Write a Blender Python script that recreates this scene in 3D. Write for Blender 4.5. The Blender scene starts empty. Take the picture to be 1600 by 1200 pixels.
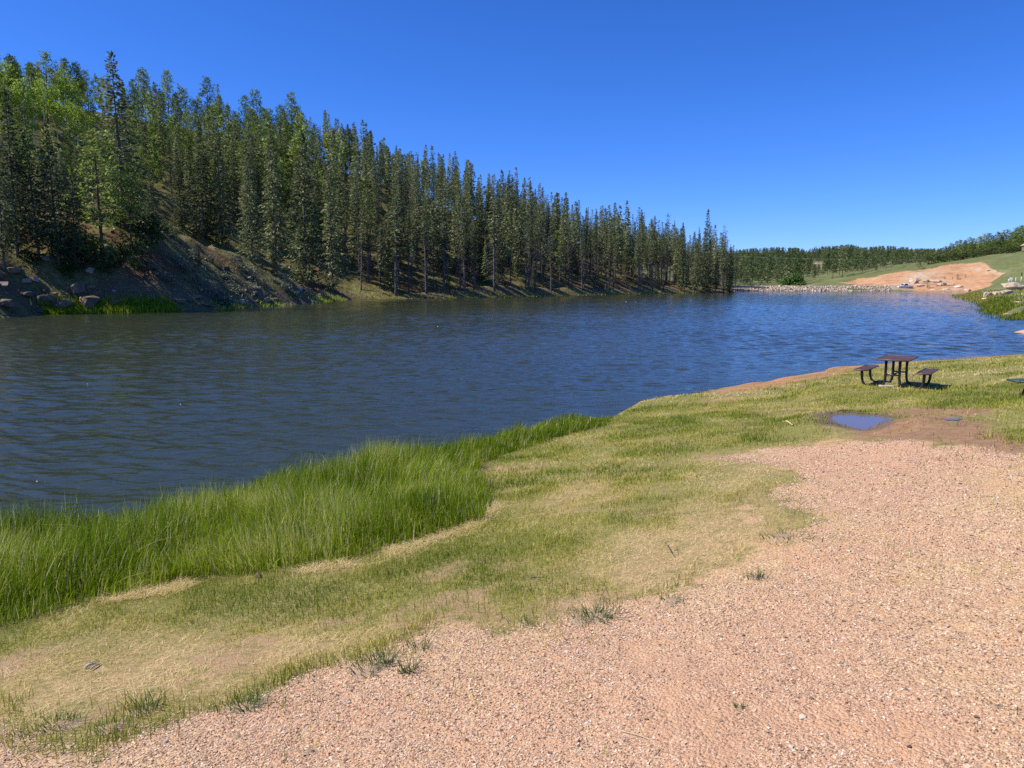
import bpy, bmesh, math, random
import numpy as np
from mathutils import Vector, Matrix

rng = np.random.default_rng(11)
random.seed(5)
SC = bpy.context.scene
COL = SC.collection
PI = math.pi

# ------------------------------------------------------------------ camera
CAMH = 3.2                       # eye above the lake surface, metres
PITCH = math.atan(160 / 1202)
FPX = 1202.0                     # focal length in photo pixels (1600 wide)
cp, sp = math.cos(PITCH), math.sin(PITCH)
cam = bpy.data.cameras.new('camera')
cam.sensor_width = 36.0
cam.lens = 36.0 * FPX / 1600
cam.clip_start, cam.clip_end = 0.1, 5000
camo = bpy.data.objects.new('camera', cam)
camo.location = (0, 0, CAMH)
camo.rotation_euler = (PI / 2 - PITCH, 0, 0)
COL.objects.link(camo)
SC.camera = camo


def ray(px, py):
    a, b = (px - 800) / FPX, (600 - py) / FPX
    return np.array([a, cp + b * sp, -sp + b * cp])


def project(x, y, z):
    dz = z - CAMH
    dep = y * cp - dz * sp
    up = y * sp + dz * cp
    return 800 + FPX * x / dep, 600 - FPX * up / dep


def plane_hit(px, py, z=0.0):
    r = ray(px, py)
    k = (z - CAMH) / r[2]
    return np.array([r[0] * k, r[1] * k])


# ------------------------------------------------------------------ noise + polygons
_tab = np.random.default_rng(3).random((256, 256))


def vnoise(x, y):
    xi, yi = np.floor(x).astype(int), np.floor(y).astype(int)
    fx, fy = x - xi, y - yi
    fx, fy = fx * fx * (3 - 2 * fx), fy * fy * (3 - 2 * fy)
    a = _tab[xi & 255, yi & 255]; b = _tab[(xi + 1) & 255, yi & 255]
    c = _tab[xi & 255, (yi + 1) & 255]; d = _tab[(xi + 1) & 255, (yi + 1) & 255]
    return (a * (1 - fx) + b * fx) * (1 - fy) + (c * (1 - fx) + d * fx) * fy - 0.5


def fbm(x, y, s, o=4):
    x = np.asarray(x, float); y = np.asarray(y, float)
    r, a, f = 0, 1.0, 1.0 / s
    for k in range(o):
        r = r + a * vnoise(x * f + 17.3 * k, y * f + 9.1 * k)
        a *= 0.5; f *= 2.03
    return r


def seg_dist(x, y, line):
    d2 = np.full(np.shape(x), 1e18)
    for (ax, ay), (bx, by) in zip(line[:-1], line[1:]):
        vx, vy = bx - ax, by - ay
        t = np.clip(((x - ax) * vx + (y - ay) * vy) / (vx * vx + vy * vy + 1e-12), 0, 1)
        d2 = np.minimum(d2, (x - ax - t * vx) ** 2 + (y - ay - t * vy) ** 2)
    return np.sqrt(d2)


def inside(x, y, poly):
    r = np.zeros(np.shape(x), bool)
    n = len(poly)
    for i in range(n):
        (ax, ay), (bx, by) = poly[i], poly[(i + 1) % n]
        if ay == by:
            continue
        c = ((ay > y) != (by > y)) & (x < (bx - ax) * (y - ay) / (by - ay) + ax)
        r ^= c
    return r


def sdf(x, y, poly):
    """distance to the polygon's outline, positive inside"""
    x = np.asarray(x, float); y = np.asarray(y, float)
    d = seg_dist(x, y, list(poly) + [poly[0]])
    return np.where(inside(x, y, poly), d, -d)


def smooth(a, b, x):
    t = np.clip((x - a) / (b - a), 0, 1)
    return t * t * (3 - 2 * t)


# ------------------------------------------------------------------ the lake outline (world metres)
near_shore = [(-60, -14), (-30, -3), (-14, 4.2), (-8.5, 7.3)]
for px, py, zt in ((0, 785, .62), (200, 764, .62), (400, 716, .62), (560, 690, .6), (700, 668, .55), (860, 633, .5), (955, 637, .25)):
    near_shore.append(tuple(plane_hit(px, py, zt)))
for px, py in ((1000, 627), (1070, 618), (1150, 607), (1230, 590), (1300, 577.5), (1380, 571), (1480, 565), (1560, 558), (1600, 556)):
    near_shore.append(tuple(plane_hit(px, py)))
near_shore += [(30, 35.5), (44, 39), (60, 41)]
spit = [(60, 46), (40, 46.5), (33.5, 47.2), (31.2, 48.4), (33.5, 50.2), (38, 52.5), (42, 57)]
right_shore = spit[-1:] + [(43.2, 65), (47, 74), (52, 85), (60, 97), (76, 126), (90, 156), (105, 181), (121, 205), (140, 232), (152, 243), (146, 256), (128, 266)]
dam_line = [(128, 266), (112, 265.5), (92, 264), (74, 262)]
tip = [(72, 256), (69, 240), (65.5, 227)]
left_shore = [(65.5, 227)]
for px, py in ((1100, 457.6), (1000, 459.3), (920, 461.0), (840, 463), (770, 464.8), (700, 466.2), (620, 467), (560, 467.2), (536, 468.6), (500, 472.5), (470, 475.5), (400, 480), (340, 484.5), (270, 487.5), (180, 489), (70, 491), (0, 497)):
    left_shore.append(tuple(plane_hit(px, py)))
left_shore += [(-62, 52), (-95, 30), (-140, 10)]
LAKE = near_shore + spit[:-1] + right_shore + dam_line[1:] + tip[:-1] + left_shore
LAKE_IN = LAKE


def lake_d(x, y, line):
    """distance from a piece of the shore, positive on land"""
    d = seg_dist(x, y, line)
    return np.where(inside(x, y, LAKE), -d, d)


# ------------------------------------------------------------------ ground heights
def z_near0(x, y):
    d = lake_d(x, y, near_shore)
    d = d + (.5 * fbm(x, y, 1.7, 3) + .5 * fbm(x + 60, y, 6, 2)) * smooth(2.0, 0.3, np.abs(d)) * smooth(2, 6, x)
    z = np.interp(d, [-6, -1.5, 0, .25, 2, 5.3, 10, 20, 60], [-1.6, -.35, 0, .07, .34, .80, 1.58, 2.1, 2.6])
    return z + 0.05 * fbm(x, y, 2.2, 3) * smooth(0.1, 1.5, d) + .08 * fbm(x + 40, y, 7, 2) * smooth(.5, 3, d)


def march(fn, px, py, t0=1.5, t1=420, n=2500):
    r = ray(px, py)
    t = np.geomspace(t0, t1, n)
    X, Y, Z = r[0] * t, r[1] * t, CAMH + r[2] * t
    g = fn(X, Y)
    below = np.nonzero(Z < g)[0]
    k = below[0] if len(below) else n - 1
    k = max(k, 1)
    a, b = Z[k - 1] - g[k - 1], Z[k] - g[k]
    f = a / (a - b) if a > b else 0
    tt = t[k - 1] + f * (t[k] - t[k - 1])
    return np.array([r[0] * tt, r[1] * tt])


def near_hit(px, py):
    return march(z_near0, px, py, 1.5, 80)


def npoly(pts):
    return [tuple(near_hit(*p)) for p in pts]


puddle_px = ([(1300, 651), (1312, 648), (1330, 647.5), (1345, 649), (1370, 650.5), (1392, 654), (1407, 657), (1388, 660.5), (1374, 664), (1362, 670), (1349, 671.5), (1336, 668), (1322, 664), (1306, 660)])
pool_px = ([(1468, 655.5), (1482, 653), (1500, 652.5), (1512, 654), (1500, 656.5), (1482, 657)])
PUD_Z, pp_ = [], []
for q in (puddle_px, pool_px):
    c = near_hit(*np.mean(q, axis=0))
    zp = float(z_near0(c[:1], c[1:])[0])
    PUD_Z.append(zp)
    pp_.append([tuple(plane_hit(u, v, zp)) for u, v in q])
puddle_poly, pool_poly = pp_


TABLE = near_hit(1403, 601) + np.array([-.32, -.52])
TABLE_Z = float(z_near0(TABLE[:1], TABLE[1:])[0])


def bare_spots(x, y):
    return .8 * smooth(.24, .46, fbm(x + 70, y + 20, .95, 4))


def z_near(x, y):
    z = z_near0(x, y)
    w = smooth(2.4, 1.15, np.hypot(x - TABLE[0], y - TABLE[1]))        # the picnic table stands on a levelled spot
    z = z * (1 - w) + w * TABLE_Z
    for p, zp in zip((puddle_poly, pool_poly), PUD_Z):
        s = sdf(x, y, p)
        w = smooth(-1.1, -0.05, s)
        z = z * (1 - w) + w * (zp + np.where(s > 0, -np.minimum(s, .12) * .5, np.minimum(-s, .3) * .05 + 0.002))
    return z


A0, U0 = np.array([-45.0, 67.0]), np.array([.569, .822])


def t_axis(x, y):
    return (x - A0[0]) * U0[0] + (y - A0[1]) * U0[1]


def z_left(x, y):
    x = np.asarray(x, float); y = np.asarray(y, float)
    d = lake_d(x, y, left_shore + tip)
    t = t_axis(x, y)
    crest = np.interp(t, [-80, 0, 45, 85, 105, 118, 144, 168, 190, 203, 240], [43, 42, 43, 45, 40, 33, 22, 12.5, 6, 2.6, 1.5])
    a = np.interp(t, [-80, 20, 60, 75, 95, 200], [5.0, 5.0, 2.6, 1.4, 1.6, 1.2])       # height of the steep bank at the water
    dd = np.maximum(d, 0)
    h1 = a * (1 - np.exp(-dd / np.interp(t, [20, 50, 80, 100], [5.5, 9, 8, 4.5]))) + np.interp(t, [25, 50, 85, 105], [.46, .40, .36, .46]) * dd + .16 * np.maximum(dd - 14, 0)
    h = -3 * np.log(np.exp(-h1 / 3) + np.exp(-crest / 3)) + 3 * np.log(1 + np.exp(-crest / 3))
    h = np.maximum(h, 0) + fbm(x, y, 9, 4) * np.minimum(dd * .16, 1.6) + fbm(x + 5, y, 2.0, 3) * np.minimum(dd * .14, .6) + np.abs(fbm(x, y + 9, 3.2, 3)) * np.minimum(dd * .55, 1.7) * smooth(80, 40, t)
    # ledges of rock low on the bank
    return np.where(d > 0, np.maximum(h, .02), np.maximum(d * .5, -2))


def z_right(x, y):
    x = np.asarray(x, float); y = np.asarray(y, float)
    d = lake_d(x, y, spit + right_shore[1:])
    dd = np.maximum(d, 0)
    hc = np.interp(x, [60, 105, 118, 128, 155, 197, 214, 300, 420], [1.2, 1.5, .4, 2, 7.0, 12.6, 15.2, 24, 30])
    hc = hc * smooth(190, 95, dd)
    bank = np.interp(x, [40, 60, 75, 110, 125, 150], [1.7, 2.0, 1.9, 1.2, .5, .5])
    bank = bank * np.interp(y, [44, 53, 60], [.2, .25, 1])
    hc = hc * smooth(50, 75, y)
    h = bank * (1 - np.exp(-dd / np.interp(y, [50, 58], [.55, 3.0]))) + hc * smooth(2, 56, dd) + np.maximum(np.minimum(dd, 110) - 60, 0) * .012 * smooth(125, 160, x)
    h = h + fbm(x, y, 14, 3) * np.minimum(dd * .02, .7)
    return np.where(d > 0, h, np.maximum(d * .4, -2))


def z_far(x, y):
    x = np.asarray(x, float); y = np.asarray(y, float)
    r = np.hypot(x, y)
    px = 800 + FPX * x / np.maximum(y, 1)
    top = np.interp(px, [900, 1150, 1250, 1300, 1340, 1400, 1450, 1600, 1900], [16, 14.5, 14.5, 16, 16.5, 15.5, 15.0, 16, 20])
    h = .3 + top * smooth(370, 520, r) + fbm(x, y, 60, 3) * 3 * smooth(380, 480, r)
    return h + 13 * smooth(545, 720, r)


# ------------------------------------------------------------------ mesh helpers
def mesh_np(name, V, faces, mats=(), attrs=None, smooth_=True, midx=None):
    """V (n,3); faces: list of (k,m) index arrays; attrs {name: (n,) floats per vertex}"""
    me = bpy.data.meshes.new(name)
    V = np.asarray(V, np.float32)
    faces = [np.asarray(f, np.int32) for f in faces if len(f)]
    me.vertices.add(len(V))
    me.vertices.foreach_set('co', V.ravel())
    loops = np.concatenate([f.ravel() for f in faces])
    sizes = np.concatenate([np.full(len(f), f.shape[1], np.int32) for f in faces])
    starts = np.concatenate([[0], np.cumsum(sizes)[:-1]]).astype(np.int32)
    me.loops.add(len(loops)); me.loops.foreach_set('vertex_index', loops)
    me.polygons.add(len(sizes)); me.polygons.foreach_set('loop_start', starts)
    try:
        me.polygons.foreach_set('loop_total', sizes)
    except Exception:
        pass
    me.polygons.foreach_set('use_smooth', np.full(len(sizes), smooth_, bool))
    for m in mats:
        me.materials.append(m)
    if midx is not None:
        me.polygons.foreach_set('material_index', np.asarray(midx, np.int32))
    for k, a in (attrs or {}).items():
        at = me.attributes.new(k, 'FLOAT', 'POINT')
        at.data.foreach_set('value', np.asarray(a, np.float32))
    me.update(calc_edges=True)
    return me


def link(name, me, parent=None, loc=None):
    o = bpy.data.objects.new(name, me)
    COL.objects.link(o)
    if parent is not None:
        o.parent = parent
    if loc is not None:
        o.location = loc
    return o


def tag(o, label=None, cat=None, group=None, kind=None):
    if label: o['label'] = label
    if cat: o['category'] = cat
    if group: o['group'] = group
    if kind: o['kind'] = kind
    return o


def empty(name, loc, rz=0.0):
    o = bpy.data.objects.new(name, None)
    o.empty_display_size = .2
    COL.objects.link(o)
    o.location = loc
    o.rotation_euler = (0, 0, rz)
    return o


def copy_tree(o, parent=None):
    c = o.copy(); COL.objects.link(c); c.parent = parent
    for ch in list(o.children):
        copy_tree(ch, c)
    return c


def grid_faces(nr, nc):
    i = np.arange(nr - 1)[:, None] * nc + np.arange(nc - 1)[None]
    i = i.ravel()
    return np.stack([i, i + 1, i + nc + 1, i + nc], 1)


class MB:
    """collects boxes, tubes and prisms into one mesh"""
    def __init__(s):
        s.v, s.f, s.n = [], [], 0

    def add(s, V, F):
        s.v.append(np.asarray(V, float)); s.f += [[i + s.n for i in f] for f in F]; s.n += len(V)
        return s

    def box(s, c, size, rz=0, ry=0):
        x, y, z = [k / 2 for k in size]
        V = np.array([(i, j, k) for k in (-z, z) for j in (-y, y) for i in (-x, x)])
        M = np.array(Matrix.Rotation(rz, 3, 'Z') @ Matrix.Rotation(ry, 3, 'Y'))
        return s.add(V @ M.T + np.array(c), [(0, 2, 3, 1), (4, 5, 7, 6), (0, 1, 5, 4), (2, 6, 7, 3), (0, 4, 6, 2), (1, 3, 7, 5)])

    def tube(s, pts, r, n=8, caps=True):
        pts = np.asarray(pts, float)
        m = len(pts)
        r = np.broadcast_to(np.asarray(r, float), (m,))
        tang = np.gradient(pts, axis=0)
        tang /= np.linalg.norm(tang, axis=1)[:, None] + 1e-9
        V = []
        ref = np.array([0, 0, 1.0]) if abs(tang[0][2]) < .9 else np.array([1.0, 0, 0])
        for p, t, q in zip(pts, tang, r):
            a = np.cross(t, ref); a /= np.linalg.norm(a) + 1e-9
            b = np.cross(t, a)
            ang = np.arange(n) * 2 * PI / n
            V.append(p + q * (np.cos(ang)[:, None] * a + np.sin(ang)[:, None] * b))
        F = [(k * n + i, k * n + (i + 1) % n, (k + 1) * n + (i + 1) % n, (k + 1) * n + i) for k in range(m - 1) for i in range(n)]
        if caps:
            F += [tuple(range(n))[::-1], tuple((m - 1) * n + i for i in range(n))]
        return s.add(np.concatenate(V), F)

    def prism(s, prof, y0, y1):
        """profile in xz, extruded along y"""
        n = len(prof)
        V = [(a, y0, b) for a, b in prof] + [(a, y1, b) for a, b in prof]
        F = [tuple(range(n))[::-1], tuple(range(n, 2 * n))] + [(i, (i + 1) % n, n + (i + 1) % n, n + i) for i in range(n)]
        return s.add(V, F)

    def mesh(s, name, mats, bevel=0, smooth_=False):
        me = bpy.data.meshes.new(name)
        me.from_pydata(np.concatenate(s.v).tolist(), [], [tuple(f) for f in s.f])
        bm = bmesh.new(); bm.from_mesh(me)
        bmesh.ops.recalc_face_normals(bm, faces=bm.faces)
        if bevel:
            bmesh.ops.bevel(bm, geom=list(bm.edges), offset=bevel, segments=2, affect='EDGES', profile=.6)
        bm.to_mesh(me); bm.free()
        for m in (mats if isinstance(mats, (list, tuple)) else [mats]):
            me.materials.append(m)
        if smooth_:
            me.polygons.foreach_set('use_smooth', [True] * len(me.polygons))
        return me


# ------------------------------------------------------------------ materials
class NT:
    def __init__(s, name):
        s.m = bpy.data.materials.new(name)
        s.m.use_nodes = True
        s.t = s.m.node_tree
        s.b = s.t.nodes['Principled BSDF']
        s.out = s.t.nodes['Material Output']

    def n(s, typ, **kw):
        o = s.t.nodes.new('ShaderNode' + typ)
        for k, v in kw.items():
            setattr(o, k, v)
        return o

    def l(s, a, b):
        s.t.links.new(a, b)

    def val(s, sock, v):
        if hasattr(v, 'links') or isinstance(v, bpy.types.NodeSocket):
            s.l(v, sock)
        else:
            sock.default_value = v

    def attr(s, name):
        return s.n('Attribute', attribute_name=name).outputs['Fac']

    def noise(s, scale, detail=4, rough=.55, vec=None, dist=0):
        o = s.n('TexNoise')
        o.inputs['Scale'].default_value = scale
        o.inputs['Detail'].default_value = detail
        o.inputs['Roughness'].default_value = rough
        o.inputs['Distortion'].default_value = dist
        s.l(vec if vec is not None else s.pos(), o.inputs['Vector'])
        return o.outputs['Fac']

    def pos(s):
        if not hasattr(s, '_p'):
            s._p = s.n('NewGeometry').outputs['Position']
        return s._p

    def obj(s):
        return s.n('TexCoord').outputs['Object']

    def mapping(s, vec, scale=(1, 1, 1), rot=(0, 0, 0)):
        o = s.n('Mapping')
        o.inputs['Scale'].default_value = scale
        o.inputs['Rotation'].default_value = rot
        s.l(vec, o.inputs['Vector'])
        return o.outputs[0]

    def math(s, op, a, b=0.0, c=None, clamp=False):
        o = s.n('Math', operation=op, use_clamp=clamp)
        s.val(o.inputs[0], a); s.val(o.inputs[1], b)
        if c is not None:
            s.val(o.inputs[2], c)
        return o.outputs[0]

    def ramp(s, fac, stops, interp='LINEAR'):
        o = s.n('ValToRGB')
        r = o.color_ramp
        r.interpolation = interp
        while len(r.elements) < len(stops):
            r.elements.new(.5)
        for e, (p, c) in zip(r.elements, stops):
            e.position = p
            e.color = (*c, 1) if len(c) == 3 else c
        s.l(fac, o.inputs[0])
        return o.outputs[0]

    def step(s, x, a, b):
        o = s.n('MapRange', interpolation_type='SMOOTHSTEP')
        s.val(o.inputs[0], x)
        o.inputs[1].default_value, o.inputs[2].default_value = a, b
        return o.outputs[0]

    def mix(s, f, a, b):
        o = s.n('Mix', data_type='RGBA')
        s.val(o.inputs[0], f)
        for q, v in ((o.inputs[6], a), (o.inputs[7], b)):
            s.val(q, (*v, 1) if isinstance(v, tuple) and len(v) == 3 else v)
        return o.outputs[2]

    def bump(s, h, strength=.5, dist=.02, prev=None):
        o = s.n('Bump')
        o.inputs['Strength'].default_value = strength
        o.inputs['Distance'].default_value = dist
        s.l(h, o.inputs['Height'])
        if prev is not None:
            s.l(prev, o.inputs['Normal'])
        return o.outputs[0]

    def done(s, col=None, rough=None, normal=None, spec=.3):
        if col is not None:
            s.val(s.b.inputs['Base Color'], (*col, 1) if isinstance(col, tuple) and len(col) == 3 else col)
        if rough is not None:
            s.val(s.b.inputs['Roughness'], rough)
        if normal is not None:
            s.l(normal, s.b.inputs['Normal'])
        s.b.inputs['Specular IOR Level'].default_value = spec
        return s.m


def simple(name, c1, c2=None, scale=3, rough=.7, spec=.3, bump=0, bscale=None, bdist=.02, use_obj=True):
    t = NT(name)
    v = t.obj() if use_obj else t.pos()
    nf = t.noise(scale, 5, .6, v)
    col = t.ramp(nf, [(.3, c1), (.7, c2 or c1)])
    nm = t.bump(t.noise(bscale or scale * 3, 4, .6, v), bump, bdist) if bump else None
    return t.done(col, rough, nm, spec)


def leafy(name, stops, trans=.25, var=.25, rough=.6, spec=.25):
    """foliage: colour by each leaf's own tint and each plant's own random value"""
    t = NT(name)
    f = t.attr('tint')
    r = t.n('ObjectInfo').outputs['Random']
    f = t.math('ADD', f, t.math('MULTIPLY', t.math('SUBTRACT', r, .5), var), clamp=True)
    col = t.ramp(f, stops)
    t.done(col, rough, None, spec)
    if trans:
        tr = t.n('BsdfTranslucent')
        t.l(col, tr.inputs['Color'])
        mx = t.n('MixShader')
        mx.inputs[0].default_value = trans
        t.l(t.b.outputs[0], mx.inputs[1]); t.l(tr.outputs[0], mx.inputs[2])
        t.l(mx.outputs[0], t.out.inputs['Surface'])
    return t.m

# ------------------------------------------------------------------ surface regions (photo pixels laid on the ground once, then kept in metres)
gravel_poly = npoly([(-60, 1150), (0, 1128), (60, 1146), (140, 1150), (215, 1128), (330, 1112), (400, 1076), (450, 1056), (540, 1030), (610, 1008), (690, 990), (750, 980), (850, 968), (955, 950), (1055, 925), (1130, 898), (1190, 880), (1255, 858), (1265, 825), (1232, 795), (1205, 765), (1240, 738), (1190, 722), (1120, 716), (1185, 703), (1300, 694), (1400, 688), (1480, 697), (1560, 706), (1640, 708), (1760, 712)])
gravel_poly += [(16, 7), (14, 0), (8, -8), (-12, -8), (-9, .8)]
mud_poly = npoly([(1290, 672), (1350, 668), (1400, 656), (1440, 648), (1520, 646), (1560, 655), (1540, 668), (1590, 690), (1640, 706), (1560, 708), (1480, 700), (1400, 692), (1300, 690)])
bare_poly = npoly([(1385, 642), (1450, 637), (1530, 640), (1560, 646), (1500, 650), (1420, 650)])
dry_polys = [npoly([(880, 935), (960, 870), (1060, 820), (1180, 760), (1240, 790), (1250, 850), (1130, 895), (960, 950)]),
             npoly([(-40, 1060), (200, 1010), (330, 1000), (560, 1000), (480, 1045), (300, 1100), (0, 1110)]),
             npoly([(1100, 715), (1190, 705), (1300, 690), (1290, 720), (1210, 735)]),
             npoly([(870, 770), (930, 750), (960, 775), (900, 795)])]
reed_poly = [tuple(plane_hit(px, py, zt)) for px, py, zt in ((-260, 800, .62), (0, 783, .62), (200, 763, .62), (400, 714, .62), (560, 689, .6), (700, 667, .55), (780, 645, .5), (860, 632, .5), (955, 640, .2))]
reed_poly += npoly([(960, 662), (905, 676), (850, 692), (790, 708), (755, 722), (750, 752), (764, 790), (742, 815), (640, 852), (560, 874), (420, 894), (300, 908), (150, 945), (40, 975), (-40, 990), (-260, 1010)])


def polar(r0, r1, nr, a0, a1, na):
    r = np.geomspace(r0, r1, nr)
    a = np.radians(np.linspace(a0, a1, na))
    R, A = np.meshgrid(r, a, indexing='ij')
    return (R * np.sin(A)).ravel(), (R * np.cos(A)).ravel()


def keep_faces(F, ok):
    return F[ok[F].any(1)]


# --- near bank
X, Y = polar(.9, 62, 560, -95, 95, 860)
D = lake_d(X, Y, near_shore)
Z = z_near(X, Y)
gd = sdf(X, Y, gravel_poly)
ga = smooth(-.45, .45, gd + .55 * fbm(X, Y, .5, 3) + .5 * fbm(X + 9, Y, 1.5, 2))
Z = Z + ga * .012 * fbm(X, Y, .11, 3) + ga * .03 * fbm(X, Y, .8, 2)
dry = np.max([smooth(-1.0, .7, sdf(X, Y, p)) for p in dry_polys], axis=0)
mud = np.maximum(.85 * smooth(-.7, .6, sdf(X, Y, mud_poly) + .6 * fbm(X, Y, 1.2, 3)), .7 * smooth(-.6, .3, sdf(X, Y, bare_poly) + .5 * fbm(X, Y, .9, 3)))
mud = np.maximum(mud, smooth(-.5, -.03, sdf(X, Y, puddle_poly)) * .7)
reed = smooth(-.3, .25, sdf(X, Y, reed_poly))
px_, _ = project(X, Y, Z)
shore = smooth(2.9, .7, D + .8 * fbm(X, Y, 2.0, 3)) * smooth(1060, 1180, px_)
F = keep_faces(grid_faces(560, 860), (D > -4) & (D <= lake_d(X, Y, spit + right_shore[1:])) & (Y < 45))

t = NT('gravel and turf')
n1 = t.noise(1.1, 5, .6); n2 = t.noise(7, 6, .72); n3 = t.noise(42, 5, .75); n4 = t.noise(.35, 3)
vo = t.n('TexVoronoi'); vo.inputs['Scale'].default_value = 62; t.l(t.pos(), vo.inputs['Vector'])
vo2 = t.n('TexVoronoi'); vo2.inputs['Scale'].default_value = 105; t.l(t.pos(), vo2.inputs['Vector'])
sep = t.n('SeparateColor'); t.l(vo.outputs['Color'], sep.inputs[0])
peb = t.ramp(sep.outputs[0], [(0, (.20, .12, .07)), (.12, (.38, .245, .14)), (.4, (.54, .36, .205)), (.75, (.62, .44, .26)), (1, (.74, .58, .39))])
fine = t.ramp(n3, [(.3, (.44, .275, .145)), (.7, (.60, .40, .225))])
gcol = t.mix(t.step(n2, .42, .66), peb, fine)
gcol = t.mix(t.math('MULTIPLY', t.step(n1, .45, .7), .7), gcol, (.62, .38, .20))
gcol = t.mix(t.math('MULTIPLY', t.step(n4, .45, .65), .5), gcol, (.54, .30, .22))
thatch = t.ramp(n2, [(.25, (.13, .12, .035)), (.5, (.27, .23, .085)), (.75, (.42, .345, .15))])
turf = t.mix(t.step(t.math('ADD', n1, t.math('MULTIPLY', t.math('SUBTRACT', n3, .5), 1.6)), .42, .62), t.ramp(n3, [(.3, (.10, .11, .022)), (.7, (.26, .25, .07))]), thatch)
turf = t.mix(t.math('MULTIPLY', t.attr('dry'), t.step(n2, .25, .6)), turf, t.ramp(n3, [(.32, (.22, .145, .065)), (.5, (.42, .29, .15)), (.68, (.58, .43, .25))]))
turf = t.mix(t.math('MULTIPLY', t.attr('bare'), t.step(n2, .3, .6)), turf, t.ramp(n3, [(.3, (.25, .15, .09)), (.7, (.48, .32, .21))]))
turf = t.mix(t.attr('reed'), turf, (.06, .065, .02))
soil = t.ramp(n2, [(.3, (.19, .105, .058)), (.7, (.38, .235, .14))])
turf = t.mix(t.math('MULTIPLY', t.attr('shore'), t.step(n1, .3, .52)), turf, t.ramp(n2, [(.3, (.33, .15, .08)), (.7, (.50, .27, .15))]))
gm = t.step(t.math('ADD', t.attr('gravel'), t.math('MULTIPLY', t.math('SUBTRACT', n2, .5), 1.3)), .3, .7)
col = t.mix(gm, turf, gcol)
mm = t.step(t.math('ADD', t.attr('mud'), t.math('MULTIPLY', t.math('SUBTRACT', n2, .5), .9)), .35, .7)
col = t.mix(mm, col, soil)
hgt = t.math('ADD', t.math('MULTIPLY', t.math('SUBTRACT', 1.0, vo.outputs['Distance']), gm), t.math('MULTIPLY', n3, .8))
nm = t.bump(t.math('ADD', hgt, t.math('MULTIPLY', t.math('SUBTRACT', 1.0, vo2.outputs['Distance']), .5)), .8, .012)
tm_ = t.n('Mix', data_type='RGBA', blend_type='MULTIPLY'); tm_.inputs[0].default_value = 1
t.l(col, tm_.inputs[6]); tm_.inputs[7].default_value = (1.0, .965, .86, 1)
wetf = t.step(t.math('ADD', t.attr('wet'), t.math('MULTIPLY', t.math('SUBTRACT', n2, .5), .7)), .3, .75)
col = t.mix(t.math('MULTIPLY', wetf, .6), tm_.outputs[2], (.13, .075, .042))
rough = t.math('SUBTRACT', .92, t.math('MULTIPLY', wetf, .55))
M_ground = t.done(col, rough, nm, .25)
link('ground', mesh_np('ground', np.stack([X, Y, Z], 1), [F], [M_ground], {'gravel': ga, 'dry': dry, 'mud': mud, 'reed': reed, 'bare': bare_spots(X, Y), 'shore': shore, 'wet': smooth(-.5, -.03, sdf(X, Y, puddle_poly) + .3 * fbm(X, Y, .5, 2))}))['kind'] = 'structure'


def z_ground_pts(x, y):
    return z_near(x, y) + smooth(-.45, .45, sdf(x, y, gravel_poly) + .55 * fbm(x, y, .5, 3) + .5 * fbm(x + 9, y, 1.5, 2)) * (.012 * fbm(x, y, .11, 3) + .03 * fbm(x, y, .8, 2))


# --- far left hillside
gx, gy = np.arange(-200, 84, .8), np.arange(30, 350, .8)
Y2, X2 = np.meshgrid(gy, gx, indexing='ij')
X, Y = X2.ravel(), Y2.ravel()
D = lake_d(X, Y, left_shore + tip)
Z = z_left(X, Y)
side = (Y < 250) | (X < 71)
ok = (D > -3) & (D < 170) & ~((Y < 52) & (X > -45)) & (D <= lake_d(X, Y, near_shore) + 1) & side & ~((X > 40) & (Y < 200))
F = keep_faces(grid_faces(len(gy), len(gx)), ok)
used = np.zeros(len(X), bool); used[F.ravel()] = True
remap = np.cumsum(used) - 1
T = t_axis(X, Y)
gully = smooth(4.6, .8, seg_dist(X, Y, [tuple(march(z_left, *p)) for p in ((322, 398), (338, 405), (362, 428), (372, 445), (385, 462), (405, 470), (470, 466))]))  # red gully soil; band widened to paint the spur's sunlit stretch paler
t = NT('forest floor')
n1 = t.noise(.16, 5, .62); n2 = t.noise(1.1, 5, .65); n3 = t.noise(.05, 3); n4 = t.noise(4.5, 4, .6)
grass = t.ramp(n2, [(.25, (.075, .068, .022)), (.5, (.155, .14, .045)), (.75, (.28, .24, .11))])
soil = t.ramp(n2, [(.3, (.080, .043, .020)), (.7, (.19, .105, .052))])
col = t.mix(t.math('MULTIPLY', t.step(n1, .46, .62), t.step(t.attr('inland'), 26.0, 8.0)), grass, soil)
rock = t.ramp(n4, [(.3, (.075, .055, .030)), (.7, (.24, .175, .10))])
lowb = t.step(t.attr('inland'), 4.0, 1.0)
col = t.mix(t.math('MULTIPLY', lowb, t.step(n1, .38, .55)), col, rock)
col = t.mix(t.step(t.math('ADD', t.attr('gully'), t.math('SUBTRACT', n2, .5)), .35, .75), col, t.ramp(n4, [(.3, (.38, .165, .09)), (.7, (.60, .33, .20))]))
nm = t.bump(t.math('ADD', n2, t.math('MULTIPLY', n4, .5)), .9, .35)
M_hill = t.done(col, .95, nm, .15)
link('hillside', mesh_np('hillside', np.stack([X, Y, Z], 1)[used], [remap[F]], [M_hill], {'inland': D[used], 'gully': gully[used]}))['kind'] = 'structure'

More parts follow.
